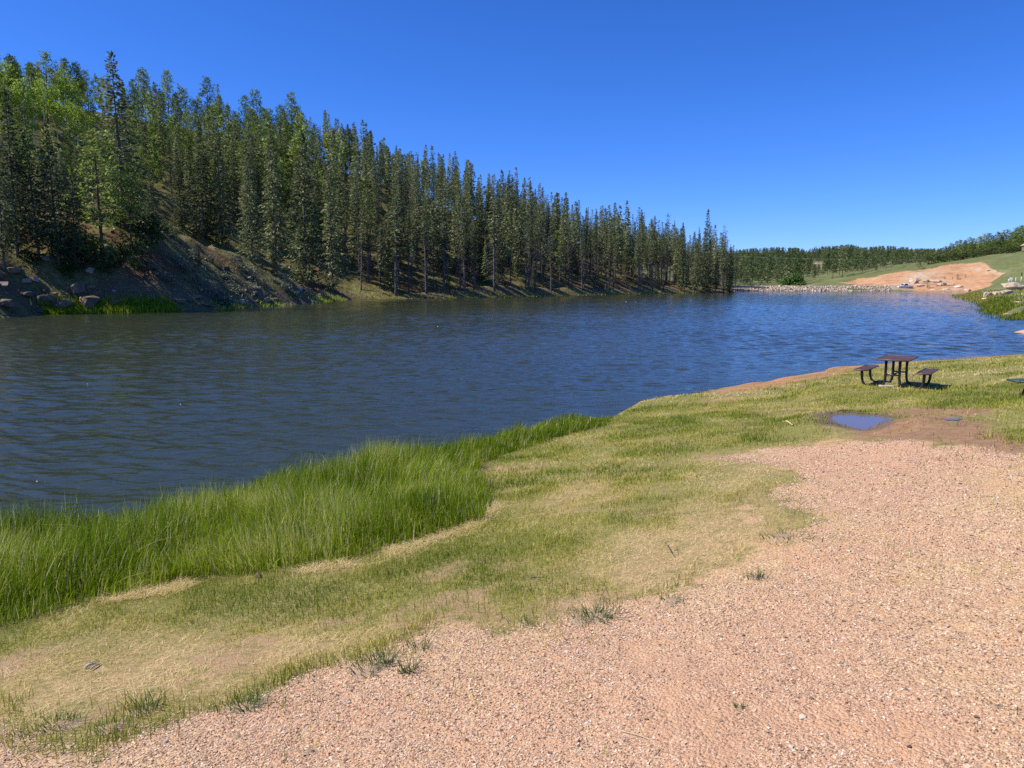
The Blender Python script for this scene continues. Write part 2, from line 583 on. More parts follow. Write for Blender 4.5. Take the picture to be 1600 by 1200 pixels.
# --- right bank, grassy hill and the clay cut
clay_px = [(1306, 441), (1340, 434), (1400, 425.5), (1440, 420), (1480, 412), (1515, 409.5), (1541, 409.2), (1548, 414), (1557, 420), (1566, 423), (1560, 431), (1552, 438), (1545, 447), (1530, 452), (1512, 455.8), (1470, 455.8), (1405, 454), (1380, 450), (1350, 446.5)]
clay_poly = [tuple(march(z_right, *p, 100, 520, 4000)) for p in clay_px]
gx, gy = np.arange(28, 330, .9), np.arange(42, 425, .9)
Y2, X2 = np.meshgrid(gy, gx, indexing='ij')
X, Y = X2.ravel(), Y2.ravel()
D = lake_d(X, Y, spit + right_shore[1:])
Z = z_right(X, Y)
cd = sdf(X, Y, clay_poly)
cl = smooth(-1.5, 1.5, cd + 2.2 * fbm(X, Y, 7, 4))
Z = Z - cl * (.7 * (D > 3)) + cl * (fbm(X, Y, 6, 4) * 1.1 + fbm(X, Y, 1.6, 3) * .35)
ok = (D > -3) & (X > np.where(Y > 262, 116, 0)) & (X < 330) & (D <= lake_d(X, Y, near_shore)) & (D <= lake_d(X, Y, left_shore + tip))
F = keep_faces(grid_faces(len(gy), len(gx)), ok)
used = np.zeros(len(X), bool); used[F.ravel()] = True
remap = np.cumsum(used) - 1
sand = smooth(58, 50, Y) * smooth(46, 38, X)
t = NT('grassy slope')
n1 = t.noise(.09, 5, .6); n2 = t.noise(.8, 5, .65); n4 = t.noise(3.5, 4, .6)
ns = t.noise(.22, 5, .7, t.mapping(t.pos(), (1, 1, 7)), 1.5)
grass = t.ramp(n2, [(.25, (.085, .105, .035)), (.5, (.135, .15, .052)), (.75, (.20, .20, .085))])
grass = t.mix(t.step(n1, .5, .7), grass, (.21, .205, .10))
clay = t.ramp(ns, [(.25, (.27, .135, .068)), (.5, (.45, .245, .128)), (.75, (.56, .34, .19))])
clay = t.mix(t.step(n1, .5, .68), clay, t.ramp(n2, [(.3, (.38, .27, .17)), (.7, (.56, .43, .29))]))
col = t.mix(t.step(t.math('ADD', t.attr('clay'), t.math('MULTIPLY', t.math('SUBTRACT', n2, .5), .7)), .35, .65), grass, clay)
col = t.mix(t.attr('sand'), col, (.56, .36, .22))
edge = t.math('MULTIPLY', t.step(t.attr('inland'), 1.6, .4), t.step(t.attr('clay'), .6, .3))
col = t.mix(t.math('MULTIPLY', edge, t.math('SUBTRACT', 1.0, t.attr('sand'))), col, (.16, .15, .06))
nm = t.bump(t.math('ADD', n2, t.math('MULTIPLY', n4, .4)), .8, .3)
M_slope = t.done(col, .95, nm, .15)
link('grassy_hill', mesh_np('grassy_hill', np.stack([X, Y, Z], 1)[used], [remap[F]], [M_slope], {'inland': D[used], 'clay': cl[used], 'sand': sand[used]}))['kind'] = 'structure'


def z_right_pts(x, y):
    x = np.asarray(x, float); y = np.asarray(y, float)
    D = lake_d(x, y, spit + right_shore[1:])
    cl = smooth(-1.5, 1.5, sdf(x, y, clay_poly) + 2.2 * fbm(x, y, 7, 4))
    return z_right(x, y) - cl * (.7 * (D > 3)) + cl * (fbm(x, y, 6, 4) * 1.1 + fbm(x, y, 1.6, 3) * .35)


# --- valley floor, far hills, and a sheet to the horizon
gx, gy = np.arange(-60, 620, 5.0), np.arange(272, 760, 5.0)
Y2, X2 = np.meshgrid(gy, gx, indexing='ij')
X, Y = X2.ravel(), Y2.ravel()
t = NT('far slope')
n1 = t.noise(.03, 4); n2 = t.noise(.4, 4)
M_far = t.done(t.mix(t.step(n1, .45, .6), t.ramp(n2, [(.3, (.09, .11, .045)), (.7, (.17, .18, .08))]), (.20, .18, .09)), .95, None, .1)
Zf = np.where((X > 118), -1.0, 0.0) * smooth(330, 300, Y) + z_far(X, Y)
link('far_hill', mesh_np('far_hill', np.stack([X, Y, Zf], 1), [grid_faces(len(gy), len(gx))], [M_far]))['kind'] = 'structure'
r = np.array([0, 60, 200, 600, 1500, 4000.])
A = np.linspace(0, 2 * PI, 65)
V = np.array([(q * math.sin(a), q * math.cos(a), -2.3) for q in r for a in A])
link('lake_bed', mesh_np('lake_bed', V, [grid_faces(len(r), len(A))], [simple('lake mud', (.07, .06, .035), (.11, .09, .05), .2, .95, .1, use_obj=False)]))['kind'] = 'structure'

# ------------------------------------------------------------------ water
X, Y = polar(6.5, 330, 1400, -50, 50, 1000)
R = np.hypot(X, Y)
Z = np.zeros_like(X)
wr = np.random.default_rng(21)
gust = .75 + .5 * fbm(X, Y, 14, 3)
for k in range(60):
    lam = .15 * (2.2 / .15) ** wr.random()
    th = math.radians(wr.normal(-97, 26))            # the wind drives the chop toward the camera
    kx, ky = math.cos(th) * 2 * PI / lam, math.sin(th) * 2 * PI / lam
    amp = .0058 * lam ** .82 / (1 + lam * .50)
    cell = R * .0030
    fade = smooth(.42, .2, cell / lam)
    ph = kx * X + ky * Y + wr.random() * 9 + 1.6 * fbm(X + 31 * k, Y, 3.5 * lam + 1, 2)
    Z += amp * gust * fade * (np.sin(ph) + .25 * np.sin(2 * ph + 1.3))
dl = seg_dist(X, Y, near_shore)
Z *= smooth(-.1, 2.5, dl) * .8 + .2
t = NT('lake water')
p = t.mapping(t.pos(), (.55, 1.5, 1), (0, 0, math.radians(7)))
b0 = t.noise(.55, 3, .6, p, .3); b1 = t.noise(2.2, 4, .6, p, .4); b2 = t.noise(9, 3, .6, p)
cd_ = t.n('CameraData').outputs['View Distance'] if False else None
nm = t.bump(b0, .22, .24)
nm = t.bump(b1, .40, .085, nm)
nm = t.bump(b2, .32, .018, nm)
M_water = t.done(t.mix(t.step(t.noise(.02, 3), .4, .65), (.032, .040, .020), (.040, .046, .024)), .06, nm, .5)
t.b.inputs['IOR'].default_value = 1.33
F = grid_faces(1400, 1000)
ok = inside(X, Y, LAKE) | (np.minimum(dl, seg_dist(X, Y, left_shore)) < 3) | (seg_dist(X, Y, dam_line + right_shore + spit) < 4)
F = keep_faces(F, ok)
used = np.zeros(len(X), bool); used[F.ravel()] = True
remap = np.cumsum(used) - 1
link('lake_water', mesh_np('lake_water', np.stack([X, Y, Z], 1)[used], [remap[F]], [M_water]))['kind'] = 'structure'

t = NT('puddle water')
M_puddle = t.done((.15, .112, .085), .06, t.bump(t.noise(3, 3), .12, .02), .5)
t.b.inputs['IOR'].default_value = 1.33
for poly, zp, lab in ((puddle_poly, PUD_Z[0], 'wide rain puddle with blue sky reflection at the edge of the gravel'),
                      (pool_poly, PUD_Z[1], 'thin sliver of standing water in the mud beyond the wide puddle')):
    P = np.array(poly); c = P.mean(0)
    Q = c + (P - c) * (1.22 if zp == PUD_Z[0] else .75)
    n = len(Q)
    V = np.array([(q[0], q[1], zp) for q in Q] + [(c[0], c[1], zp)])
    me = mesh_np('puddle', V, [np.array([(i, (i + 1) % n, n) for i in range(n)])], [M_puddle])
    tag(link('puddle', me), lab, 'puddle')

# ------------------------------------------------------------------ dam
M_dam = simple('dam fill', (.30, .24, .15), (.42, .35, .23), .6, .95, .15, .6, 2, .2, use_obj=False)
M_damtop = simple('dam crest grass', (.20, .20, .09), (.30, .27, .14), .5, .95, .1, use_obj=False)
dl_ = np.array([(140, 268.5)] + dam_line + [(64, 260.5)], float)
tt = np.linspace(0, len(dl_) - 1, 120)
bx = np.interp(tt, np.arange(len(dl_)), dl_[:, 0]); by = np.interp(tt, np.arange(len(dl_)), dl_[:, 1])
prof = [(-2.2, -1.2), (0, 0), (1.3, .72), (2.7, 1.42), (3.6, 1.72), (8.0, 1.8), (12, .2), (16, -1)]
V, at = [], []
for x, y in zip(bx, by):
    for d, z in prof:
        V.append((x, y + d, z + .12 * float(fbm(x, y + d * 3, 2.5, 3))))
F = grid_faces(120, len(prof))
mi = [1 if (i % (len(prof) - 1)) in (4, 5, 6) else 0 for i in range(len(F))]
dam = tag(empty('earth_dam', (100, 265, 0)), 'low earth dam faced with pale riprap across the far end of the lake', 'dam')
o = link('embankment', mesh_np('embankment', np.array(V) - np.array([100, 265, 0]), [F], [M_dam, M_damtop], midx=mi), dam)


def rock_mesh(name, mat, seed, sub=2, flat=.6, rough=.35, facet=.5):
    """an angular stone: the hull of scattered points, edges worn, faces slightly uneven"""
    from mathutils import noise as mn
    r = random.Random(seed)
    bm = bmesh.new()
    for k in range(15 if sub < 3 else 26):
        v = Vector((r.gauss(0, 1), r.gauss(0, 1), r.gauss(0, 1))).normalized()
        v = Vector([math.copysign(abs(c) ** .72, c) for c in v]) * r.uniform(.78, 1.0)
        bm.verts.new((v.x, v.y, v.z * flat))
    res = bmesh.ops.convex_hull(bm, input=list(bm.verts))
    junk = {e for e in res['geom_interior'] + res['geom_unused'] if isinstance(e, bmesh.types.BMVert)}
    bmesh.ops.delete(bm, geom=list(junk), context='VERTS')
    if sub >= 3:
        bmesh.ops.dissolve_limit(bm, angle_limit=math.radians(14), verts=list(bm.verts), edges=list(bm.edges))
        bmesh.ops.bevel(bm, geom=list(bm.edges), offset=.05, segments=2, affect='EDGES', profile=.6, clamp_overlap=True)
        bmesh.ops.triangulate(bm, faces=list(bm.faces))
        bmesh.ops.subdivide_edges(bm, edges=list(bm.edges), cuts=1, use_grid_fill=True)
        off = Vector((r.uniform(0, 50),) * 3)
        for v in bm.verts:
            p = v.co
            v.co = p * (1 + rough * .28 * mn.fractal(p * 2.2 + off, 1, 2, 4))
    me = bpy.data.meshes.new(name)
    bmesh.ops.recalc_face_normals(bm, faces=list(bm.faces))
    bm.to_mesh(me); bm.free()
    me.materials.append(mat)
    return me


def scatter_rocks(pos, size, seed, mats, name):
    """many small stones as one mesh: eight-cornered lumps"""
    g = np.random.default_rng(seed)
    n = len(pos)
    base = np.array([(i, j, k) for k in (-1, 1) for j in (-1, 1) for i in (-1, 1)], float) * .58
    V = base[None] * (1 + g.uniform(-.38, .38, (n, 8, 3)))
    V = V * (size[:, None, None] * np.stack([g.uniform(.7, 1.35, n), g.uniform(.7, 1.2, n), g.uniform(.38, .72, n)], 1)[:, None, :])
    a = g.uniform(0, 2 * PI, n); tl = g.normal(0, .35, n)
    ca, sa, ct, st = np.cos(a), np.sin(a), np.cos(tl), np.sin(tl)
    x, y, z = V[..., 0], V[..., 1], V[..., 2]
    y, z = y * ct[:, None] - z * st[:, None], y * st[:, None] + z * ct[:, None]
    x, y = x * ca[:, None] - y * sa[:, None], x * sa[:, None] + y * ca[:, None]
    V = np.stack([x, y, z], -1) + pos[:, None, :]
    q = np.array([(0, 2, 3, 1), (4, 5, 7, 6), (0, 1, 5, 4), (2, 6, 7, 3), (0, 4, 6, 2), (1, 3, 7, 5)])
    F = (np.arange(n)[:, None, None] * 8 + q[None]).reshape(-1, 4)
    tint = np.repeat(g.random(n), 8)
    return mesh_np(name, V.reshape(-1, 3), [F], mats, {'tint': tint}, smooth_=False)


def stone_mat(name, stops, rough=.85):
    t = NT(name)
    c = t.ramp(t.attr('tint'), stops)
    c = t.mix(t.math('MULTIPLY', t.noise(60, 3), .3), c, (.35, .25, .18))
    return t.done(c, rough, None, .25)


n = 2600
k = rng.integers(0, len(bx) - 1, n); f = rng.random(n)
d = rng.uniform(-.6, 3.3, n)
x = bx[k] * (1 - f) + bx[k + 1] * f; y = by[k] * (1 - f) + by[k + 1] * f + d
z = np.interp(d, [p[0] for p in prof], [p[1] for p in prof])
ok = x < 131
pos = np.stack([x, y, z + .05], 1)[ok]
tag(link('riprap_rubble', scatter_rocks(pos, rng.uniform(.16, .5, n)[ok], 4, [stone_mat('riprap stone', [(0, (.20, .15, .11)), (.3, (.46, .36, .27)), (.7, (.62, .50, .39)), (1, (.74, .66, .55))])], 'riprap_rubble')), kind='stuff')

# flecks of white fluff drifting on the lake
fl = [tuple(plane_hit(px, py)) for px, py in ((137, 600), (282, 632), (516, 590), (562, 623), (772, 541), (721, 592), (687, 616), (684, 510), (58, 752), (70, 753), (144, 752), (1080, 470), (978, 472), (993, 472))]
pos = np.array([(x, y, .0) for x, y in fl])
tag(link('drifting_foam', scatter_rocks(pos, np.hypot(pos[:, 0], pos[:, 1]) * .0007 * rng.uniform(.7, 1.4, len(pos)), 31, [simple('white fluff', (.78, .78, .76), (.84, .84, .82), 9, .9, .1)], 'drifting_foam')), kind='stuff')

# ------------------------------------------------------------------ grass
def blades(P, h, w, az, lean, nseg, tint, curl=1.7):
    """ribbons: P root (n,3), lean (n,2) tip offset as a share of the height"""
    n = len(P)
    side = np.stack([np.cos(az), np.sin(az), np.zeros(n)], 1)
    V = np.empty((n, nseg + 1, 2, 3))
    ln = np.hypot(lean[:, 0], lean[:, 1])
    for k in range(nseg + 1):
        t = k / nseg
        c = P.copy()
        c[:, :2] += lean * (h * t ** curl)[:, None]
        c[:, 2] += h * (t - .32 * np.minimum(ln, 1.6) * t ** (curl + .6))
        ww = w * (1 - t ** 1.6) * .5 + .00025
        V[:, k, 0] = c - side * ww[:, None]
        V[:, k, 1] = c + side * ww[:, None]
    i = np.arange(n)[:, None] * (nseg + 1) * 2 + np.arange(nseg)[None] * 2
    i = i.ravel()
    F = np.stack([i, i + 1, i + 3, i + 2], 1)
    return V.reshape(-1, 3), F, np.repeat(tint, (nseg + 1) * 2)


def pts_polar(n, r0, r1, a0, a1, power, g):
    """power 1: even along r (dense near), 2: even by area"""
    u = g.random(n)
    r = (r0 ** power + u * (r1 ** power - r0 ** power)) ** (1 / power) if power else r0 * (r1 / r0) ** u
    a = np.radians(g.uniform(a0, a1, n))
    return r * np.sin(a), r * np.cos(a)


M_lawn = leafy('turf blades', [(0, (.14, .20, .015)), (.3, (.30, .335, .038)), (.55, (.50, .45, .09)), (.78, (.68, .53, .22)), (1, (.80, .62, .34))], .3, 0, .6, .15)
M_reed = leafy('reed blades', [(0, (.080, .140, .004)), (.35, (.180, .270, .008)), (.7, (.33, .41, .022)), (.88, (.52, .54, .10)), (1, (.74, .64, .32))], .42, 0, .6, .08)

g = np.random.default_rng(77)
Vs, Fs, Ts, nv = [], [], [], 0
for n, r0, r1, a0, a1, hh, ww in ((380000, 2.9, 9.5, -66, 40, .048, .0036), (190000, 9, 19, -8, 43, .055, .0075), (95000, 18, 42, 4, 46, .065, .016)):
    x, y = pts_polar(n, r0, r1, a0, a1, 1.3, g)
    d = lake_d(x, y, near_shore)
    gd = sdf(x, y, gravel_poly) + .55 * fbm(x, y, .5, 3) + .5 * fbm(x + 9, y, 1.5, 2)
    md = np.maximum(smooth(-.3, .3, sdf(x, y, mud_poly) + .5 * fbm(x, y, .9, 3)), smooth(-.3, .2, sdf(x, y, bare_poly) + .3 * fbm(x, y, .7, 3)))
    dry = np.max([smooth(-1.0, .7, sdf(x, y, p)) for p in dry_polys], axis=0)
    pp = (smooth(.12, -.25, gd) * (.45 + .55 * smooth(-.2, -1.4, gd + .9 * fbm(x + 3, y, .33, 2))) + .10 * smooth(.9, 0, gd) * (fbm(x, y, .3, 2) > .1)) * (1 - .93 * md) * (1 - .15 * dry) + .012 * (gd > 0) * (gd < 2.2) * (fbm(x, y, .35, 2) > .2) * 4
    pxx, _ = project(x, y, .4 + 0 * x)
    sh = np.where(pxx > 1120, smooth(.8, 2.7, d + 1.3 * fbm(x, y, 2.0, 3)), smooth(0, .15, d))
    pp *= 1 - .8 * bare_spots(x, y)
    pp *= sh * (sdf(x, y, puddle_poly) < -.06) * (sdf(x, y, pool_poly) < -.05)
    pp *= np.clip(.62 + 1.1 * fbm(x, y, .42, 3), .12, 1)
    ok = (g.random(n) < pp) & (d > .02)
    x, y, d, gd, dry = x[ok], y[ok], d[ok], gd[ok], dry[ok]
    m = len(x)
    P = np.stack([x, y, z_ground_pts(x, y) - .004], 1)
    edge = smooth(-.55, -.02, gd) * smooth(.4, .1, gd)           # taller fringe along the gravel
    pxe, _ = project(x, y, P[:, 2])
    edge = edge * np.where(pxe < 640, 1.0, .55)
    tone = .47 + .85 * fbm(x, y, 1.4, 3) + .5 * fbm(x + 7, y + 3, .4, 2) + .40 * dry - .22 * edge * (r0 < 8) - .05 * (r0 > 8)
    tint = np.clip(tone + g.normal(0, .17, m), 0, 1)
    h = hh * g.uniform(.55, 1.5, m) * (1 + 1.3 * edge * g.random(m) ** 1.5) * (1 - .35 * dry)
    h = np.where(tint > .72, h * .8, h)
    la = g.uniform(0, 2 * PI, m); lm = np.abs(g.normal(.35, .4, m)) + np.where(tint > .62, g.uniform(.7, 2.2, m), 0)
    V, F, T = blades(P, h, ww * g.uniform(.7, 1.3, m), g.uniform(0, PI, m), np.stack([np.cos(la) * lm, np.sin(la) * lm], 1), 2, tint)
    Vs.append(V); Fs.append(F + nv); Ts.append(T); nv += len(V)
# taller green fringe where the mower stops at the gravel
n = 60000
x, y = pts_polar(n, 2.7, 7.0, -44, 14, 1.3, g)
gd = sdf(x, y, gravel_poly) + .55 * fbm(x, y, .5, 3) + .5 * fbm(x + 9, y, 1.5, 2)
pxe, _ = project(x, y, z_near(x, y))
ok = g.random(n) < np.exp(-((gd + .12) / .17) ** 2) * np.interp(pxe, [-100, 640, 760, 1000], [1, .8, .35, .3]) * np.clip(.5 + 1.9 * fbm(x + 2, y, .28, 2), .05, 1)
x, y = x[ok], y[ok]; m = len(x)
la = g.uniform(0, 2 * PI, m); lm = np.abs(g.normal(.25, .3, m))
tint = np.clip(g.normal(.32, .2, m) + .4 * fbm(x, y, .3, 2), 0, 1)
V, F, T = blades(np.stack([x, y, z_ground_pts(x, y) - .003], 1), g.uniform(.04, .105, m), g.uniform(.003, .0052, m), g.uniform(0, PI, m), np.stack([np.cos(la) * lm, np.sin(la) * lm], 1), 3, tint)
Vs.append(V); Ts.append(T); F3_ = F + nv; nv += len(V)
Fs.append(F3_)
tag(link('short_grass', mesh_np('short_grass', np.concatenate(Vs), [np.concatenate(Fs)], [M_lawn], {'tint': np.concatenate(Ts)})), kind='stuff')

# tall grass along the water
n = 420000
x, y = pts_polar(n, 3.4, 18.5, -50, 9, 1.15, g)
s = sdf(x, y, reed_poly) + .22 * fbm(x, y, .55, 3)
ok = s > 0
x, y, s = x[ok], y[ok], s[ok]
dn = lake_d(x, y, near_shore)
clump = fbm(x, y, .5, 3)
keep = g.random(len(x)) < np.clip(.62 + 1.0 * clump, .2, 1)
x, y, s, dn, clump = x[keep], y[keep], s[keep], dn[keep], clump[keep]
m = len(x)
z = np.where(dn > 0, z_near(x, y), -.05)
pxx, pyy = project(x, y, z)
hmax = np.interp(pxx, [-200, 0, 300, 600, 755, 770, 850, 960], [.66, .64, .64, .66, .62, .46, .44, .26])
inner = smooth(0, .7, s) * .55 + .45
h = hmax * inner * np.clip(.82 + .7 * fbm(x + 3, y, .8, 3), .45, 1.1) * g.uniform(.5, 1.1, m)
h = np.where(dn < -.25, h * .75, h)
tint = np.clip(.52 + .6 * fbm(x + 11, y, .9, 3) + g.normal(0, .19, m) - .06 * (1 - inner), 0, .93)
deadm = g.random(m) < .085
tint = np.where(deadm, 1.0, tint)
az0 = g.uniform(0, 2 * PI, m)
lm = np.abs(g.normal(.13, .16, m)) + (g.random(m) < .10) * g.uniform(.4, 1.5, m) + .06
wx = .10 + .32 * fbm(x, y, 1.1, 2); wy = -.05 + .4 * fbm(x + 50, y, 1.1, 2)
lean = np.stack([np.cos(az0) * lm * .85 + wx, np.sin(az0) * lm * .85 + wy], 1)
V, F, T = blades(np.stack([x, y, z - .01], 1), h, (.0036 + .00040 * np.hypot(x, y)) * g.uniform(.6, 1.6, m), g.uniform(-.8, .8, m), lean, 4, tint, 1.9)
tag(link('tall_grass', mesh_np('tall_grass', V, [F], [M_reed], {'tint': T})), kind='stuff')

# dead thatch raked along the foot of the tall grass
line = npoly([(40, 985), (150, 950), (300, 912), (420, 898), (560, 880), (640, 858), (745, 818), (770, 790)])
n = 9000
k = g.integers(0, len(line) - 1, n); f = g.random(n)
L = np.array(line)
x = L[k, 0] * (1 - f) + L[k + 1, 0] * f + g.normal(0, .10, n); y = L[k, 1] * (1 - f) + L[k + 1, 1] * f + g.normal(0, .10, n)
ok = fbm(x, y, .8, 2) > -.02
x, y = x[ok], y[ok]; m = len(x)
la = g.uniform(0, 2 * PI, m); lm = g.uniform(1.2, 3.0, m)
V, F, T = blades(np.stack([x, y, z_near(x, y) + .005], 1), g.uniform(.03, .08, m), np.full(m, .0035), g.uniform(0, PI, m), np.stack([np.cos(la) * lm, np.sin(la) * lm], 1), 2, np.clip(g.normal(.9, .12, m), .5, 1))
tag(link('dry_thatch', mesh_np('dry_thatch', V, [F], [M_lawn], {'tint': T})), kind='stuff')


def shore_strip(name, line, zf, n, width, hh, ww, mat, t0, off=0.0):
    L = np.array(line)
    seg = np.hypot(*np.diff(L, axis=0).T)
    k = g.choice(len(seg), n, p=seg / seg.sum()); f = g.random(n)
    x = L[k, 0] * (1 - f) + L[k + 1, 0] * f + g.normal(0, width, n); y = L[k, 1] * (1 - f) + L[k + 1, 1] * f + g.normal(0, width, n)
    ok = fbm(x, y, 6, 3) > -.28
    x, y = x[ok], y[ok]; m = len(x)
    z = np.maximum(zf(x, y), -.05)
    la = g.uniform(0, 2 * PI, m); lm = np.abs(g.normal(.25, .2, m))
    V, F, T = blades(np.stack([x, y, z], 1), hh * g.uniform(.5, 1.15, m), ww * g.uniform(.7, 1.3, m), g.uniform(-.7, .7, m), np.stack([np.cos(la) * lm, np.sin(la) * lm], 1), 2, np.clip(g.normal(t0, .2, m), 0, .95))
    return tag(link(name, mesh_np(name, V, [F], [mat], {'tint': T})), kind='stuff')


ls = left_shore[::-1]
def lpx(a, b):
    return [p for p in ls if a <= project(p[0], p[1], 0)[0] <= b]
shore_strip('shore_grass', lpx(10, 280), z_left, 7000, .45, .85, .06, M_reed, .5)
shore_strip('shore_grass', lpx(330, 545), z_left, 2200, .5, .6, .08, M_reed, .75)
shore_strip('shore_grass', lpx(545, 1110), z_left, 2500, .6, .45, .10, M_lawn, .4)
rb = [tuple(plane_hit(*p)) for p in ((1606, 501), (1585, 496), (1564, 490), (1556, 483), (1549, 475))]
shore_strip('shore_grass', rb, z_right, 6000, .8, .38, .06, M_lawn, .12)
shore_strip('shore_grass', [tuple(plane_hit(*p)) for p in ((1549, 475), (1525, 470), (1503, 464.5), (1499, 461))], z_right, 2500, .7, .35, .12, M_lawn, .45)
# meadow grass on the right bank
n = 26000
x = g.uniform(42, 125, n); y = g.uniform(52, 210, n)
dr = lake_d(x, y, spit + right_shore[1:])
ok = (dr > .2) & (dr < 30) & (x < .74 * y) & (fbm(x, y, 5, 3) > -.2)
x, y = x[ok], y[ok]; m = len(x)
la = g.uniform(0, 2 * PI, m); lm = np.abs(g.normal(.4, .3, m))
V, F, T = blades(np.stack([x, y, z_right_pts(x, y) - .02], 1), g.uniform(.2, .5, m), .12 * g.uniform(.7, 1.3, m), g.uniform(-.7, .7, m), np.stack([np.cos(la) * lm, np.sin(la) * lm], 1), 2, np.clip(g.normal(.38, .22, m) + .5 * fbm(x, y, 8, 2), 0, 1))
tag(link('meadow_grass', mesh_np('meadow_grass', V, [F], [M_lawn], {'tint': T})), kind='stuff')
# bunch grass under the trees of the far bank
n = 42000
x = g.uniform(-95, 85, n); y = g.uniform(60, 262, n)
dl = lake_d(x, y, left_shore + tip)
ok = (dl > .3) & (dl < 38) & (y < 240) & ((y < 138) | (g.random(n) < .45)) & (fbm(x, y, 4, 3) > -.12) & inside(x, y, [(-140, 10), (-62, 52), (-33, 90), (-31, 137), (0, 160), (66, 226), (80, 260), (20, 300), (-150, 250)])
x, y = x[ok], y[ok]; m = len(x)
la = g.uniform(0, 2 * PI, m); lm = np.abs(g.normal(.5, .4, m))
V, F, T = blades(np.stack([x, y, z_left(x, y) - .03], 1), g.uniform(.2, .55, m), .16 * g.uniform(.6, 1.4, m), g.uniform(-.9, .9, m), np.stack([np.cos(la) * lm, np.sin(la) * lm], 1), 2, np.clip(g.normal(.42, .2, m) + .6 * fbm(x, y, 7, 2), 0, 1))
M_bunch = leafy('bunch grass', [(0, (.06, .08, .022)), (.4, (.14, .155, .05)), (.7, (.27, .25, .11)), (1, (.42, .35, .2))], .25, 0, .6, .2)
tag(link('bunch_grass', mesh_np('bunch_grass', V, [F], [M_bunch], {'tint': T})), kind='stuff')

# broken rock and clods over the steep near part of the far bank
n = 5200
x = g.uniform(-60, -26, n); y = g.uniform(56, 142, n)
dl = lake_d(x, y, left_shore)
pq, _ = project(x, y, z_left(x, y))
ok = (dl > .1) & (g.random(n) < np.exp(-dl / 3.2)) & (pq > -30) & (pq < 520) & (fbm(x, y, 5, 3) > -.15)
x, y, dl = x[ok], y[ok], dl[ok]; m = len(x)
sz = np.exp(g.normal(math.log(.26), .6, m)).clip(.08, .9)
M_scree = stone_mat('bank rock', [(0, (.06, .045, .03)), (.4, (.17, .125, .08)), (.75, (.33, .24, .16)), (1, (.52, .42, .31))])
tag(link('bank_rubble', scatter_rocks(np.stack([x, y, z_left(x, y) + sz * .15], 1), sz, 12, [M_scree], 'bank_rubble')), kind='stuff')

# ------------------------------------------------------------------ gravel
n = 330000
x, y = pts_polar(n, 2.0, 12.5, -40, 42, .35, g)
ok = sdf(x, y, gravel_poly) + .3 * fbm(x, y, .5, 3) > -.02 * g.random(n) - .12 * (g.random(n) < .2)
bare = fbm(x, y, .9, 3) + .5 * fbm(x + 4, y, .25, 2)
ok &= g.random(n) < np.clip(1.0 - 2.4 * np.maximum(bare - .02, 0), .12, 1)
x, y = x[ok], y[ok]; m = len(x)
r = np.hypot(x, y)
sz = np.exp(g.normal(math.log(.0040), .30, m)) * np.clip(.75 + r * .10, .9, 1.7)
sz = np.minimum(sz, .013)
big = g.random(m) < .0018
sz[big] *= g.uniform(1.7, 2.4, big.sum())
z = z_ground_pts(x, y)
M_gravel = stone_mat('gravel stones', [(0, (.09, .055, .035)), (.09, (.22, .135, .085)), (.2, (.42, .265, .165)), (.4, (.58, .38, .26)), (.62, (.61, .43, .28)), (.88, (.72, .55, .38)), (.98, (.79, .66, .50)), (1, (.80, .72, .60))])
tag(link('gravel', scatter_rocks(np.stack([x, y, z + sz * .22], 1), sz, 9, [M_gravel], 'gravel')), kind='stuff')

# ------------------------------------------------------------------ single plants and stones on the gravel
def tuft(px, py, n, hh, spread, tone, label, seed, name='grass_tuft', cat='grass tuft', group='grass tufts at the gravel edge', flat=.7):
    q = np.random.default_rng(seed)
    c = near_hit(px, py)
    x = c[0] + q.normal(0, spread, n); y = c[1] + q.normal(0, spread, n)
    zc = float(z_ground_pts(*c[:, None])[0])
    P = np.stack([x - c[0], y - c[1], z_ground_pts(x, y) - zc - .003], 1)
    la = np.arctan2(y - c[1], x - c[0]) + q.normal(0, .6, n); lm = np.abs(q.normal(flat, .3, n))
    V, F, T = blades(P, hh * q.uniform(.5, 1.15, n), q.uniform(.003, .0062, n), q.uniform(0, PI, n), np.stack([np.cos(la) * lm, np.sin(la) * lm], 1), 4, np.clip(q.normal(tone, .14, n), 0, 1), 1.6)
    # the dead, matted crown the blades grow from
    k = 14; aa = np.arange(k) * 2 * PI / k
    rr = min(spread * 2.1, .12) * q.uniform(.7, 1.25, k)
    rx, ry = c[0] + rr * np.cos(aa), c[1] + rr * np.sin(aa)
    ring = np.stack([rr * np.cos(aa), rr * np.sin(aa), z_ground_pts(rx, ry) - zc - .004], 1)
    V2 = np.concatenate([ring, ring * [.5, .5, .3] + [0, 0, .011], [[0, 0, .014]]])
    n0 = len(V)
    i = np.arange(k); j = (i + 1) % k
    F2 = np.stack([i, j, j + k, i + k], 1) + n0
    F3 = np.stack([i + k, j + k, np.full(k, 2 * k)], 1) + n0
    return tag(link(name, mesh_np(name, np.concatenate([V, V2]), [F, F2, F3], [M_tuft, M_thatch], {'tint': np.concatenate([T, q.uniform(.70, .92, len(V2))])}, midx=[0] * len(F) + [1] * (len(F2) + len(F3))), None, (c[0], c[1], zc)), label, cat, group)


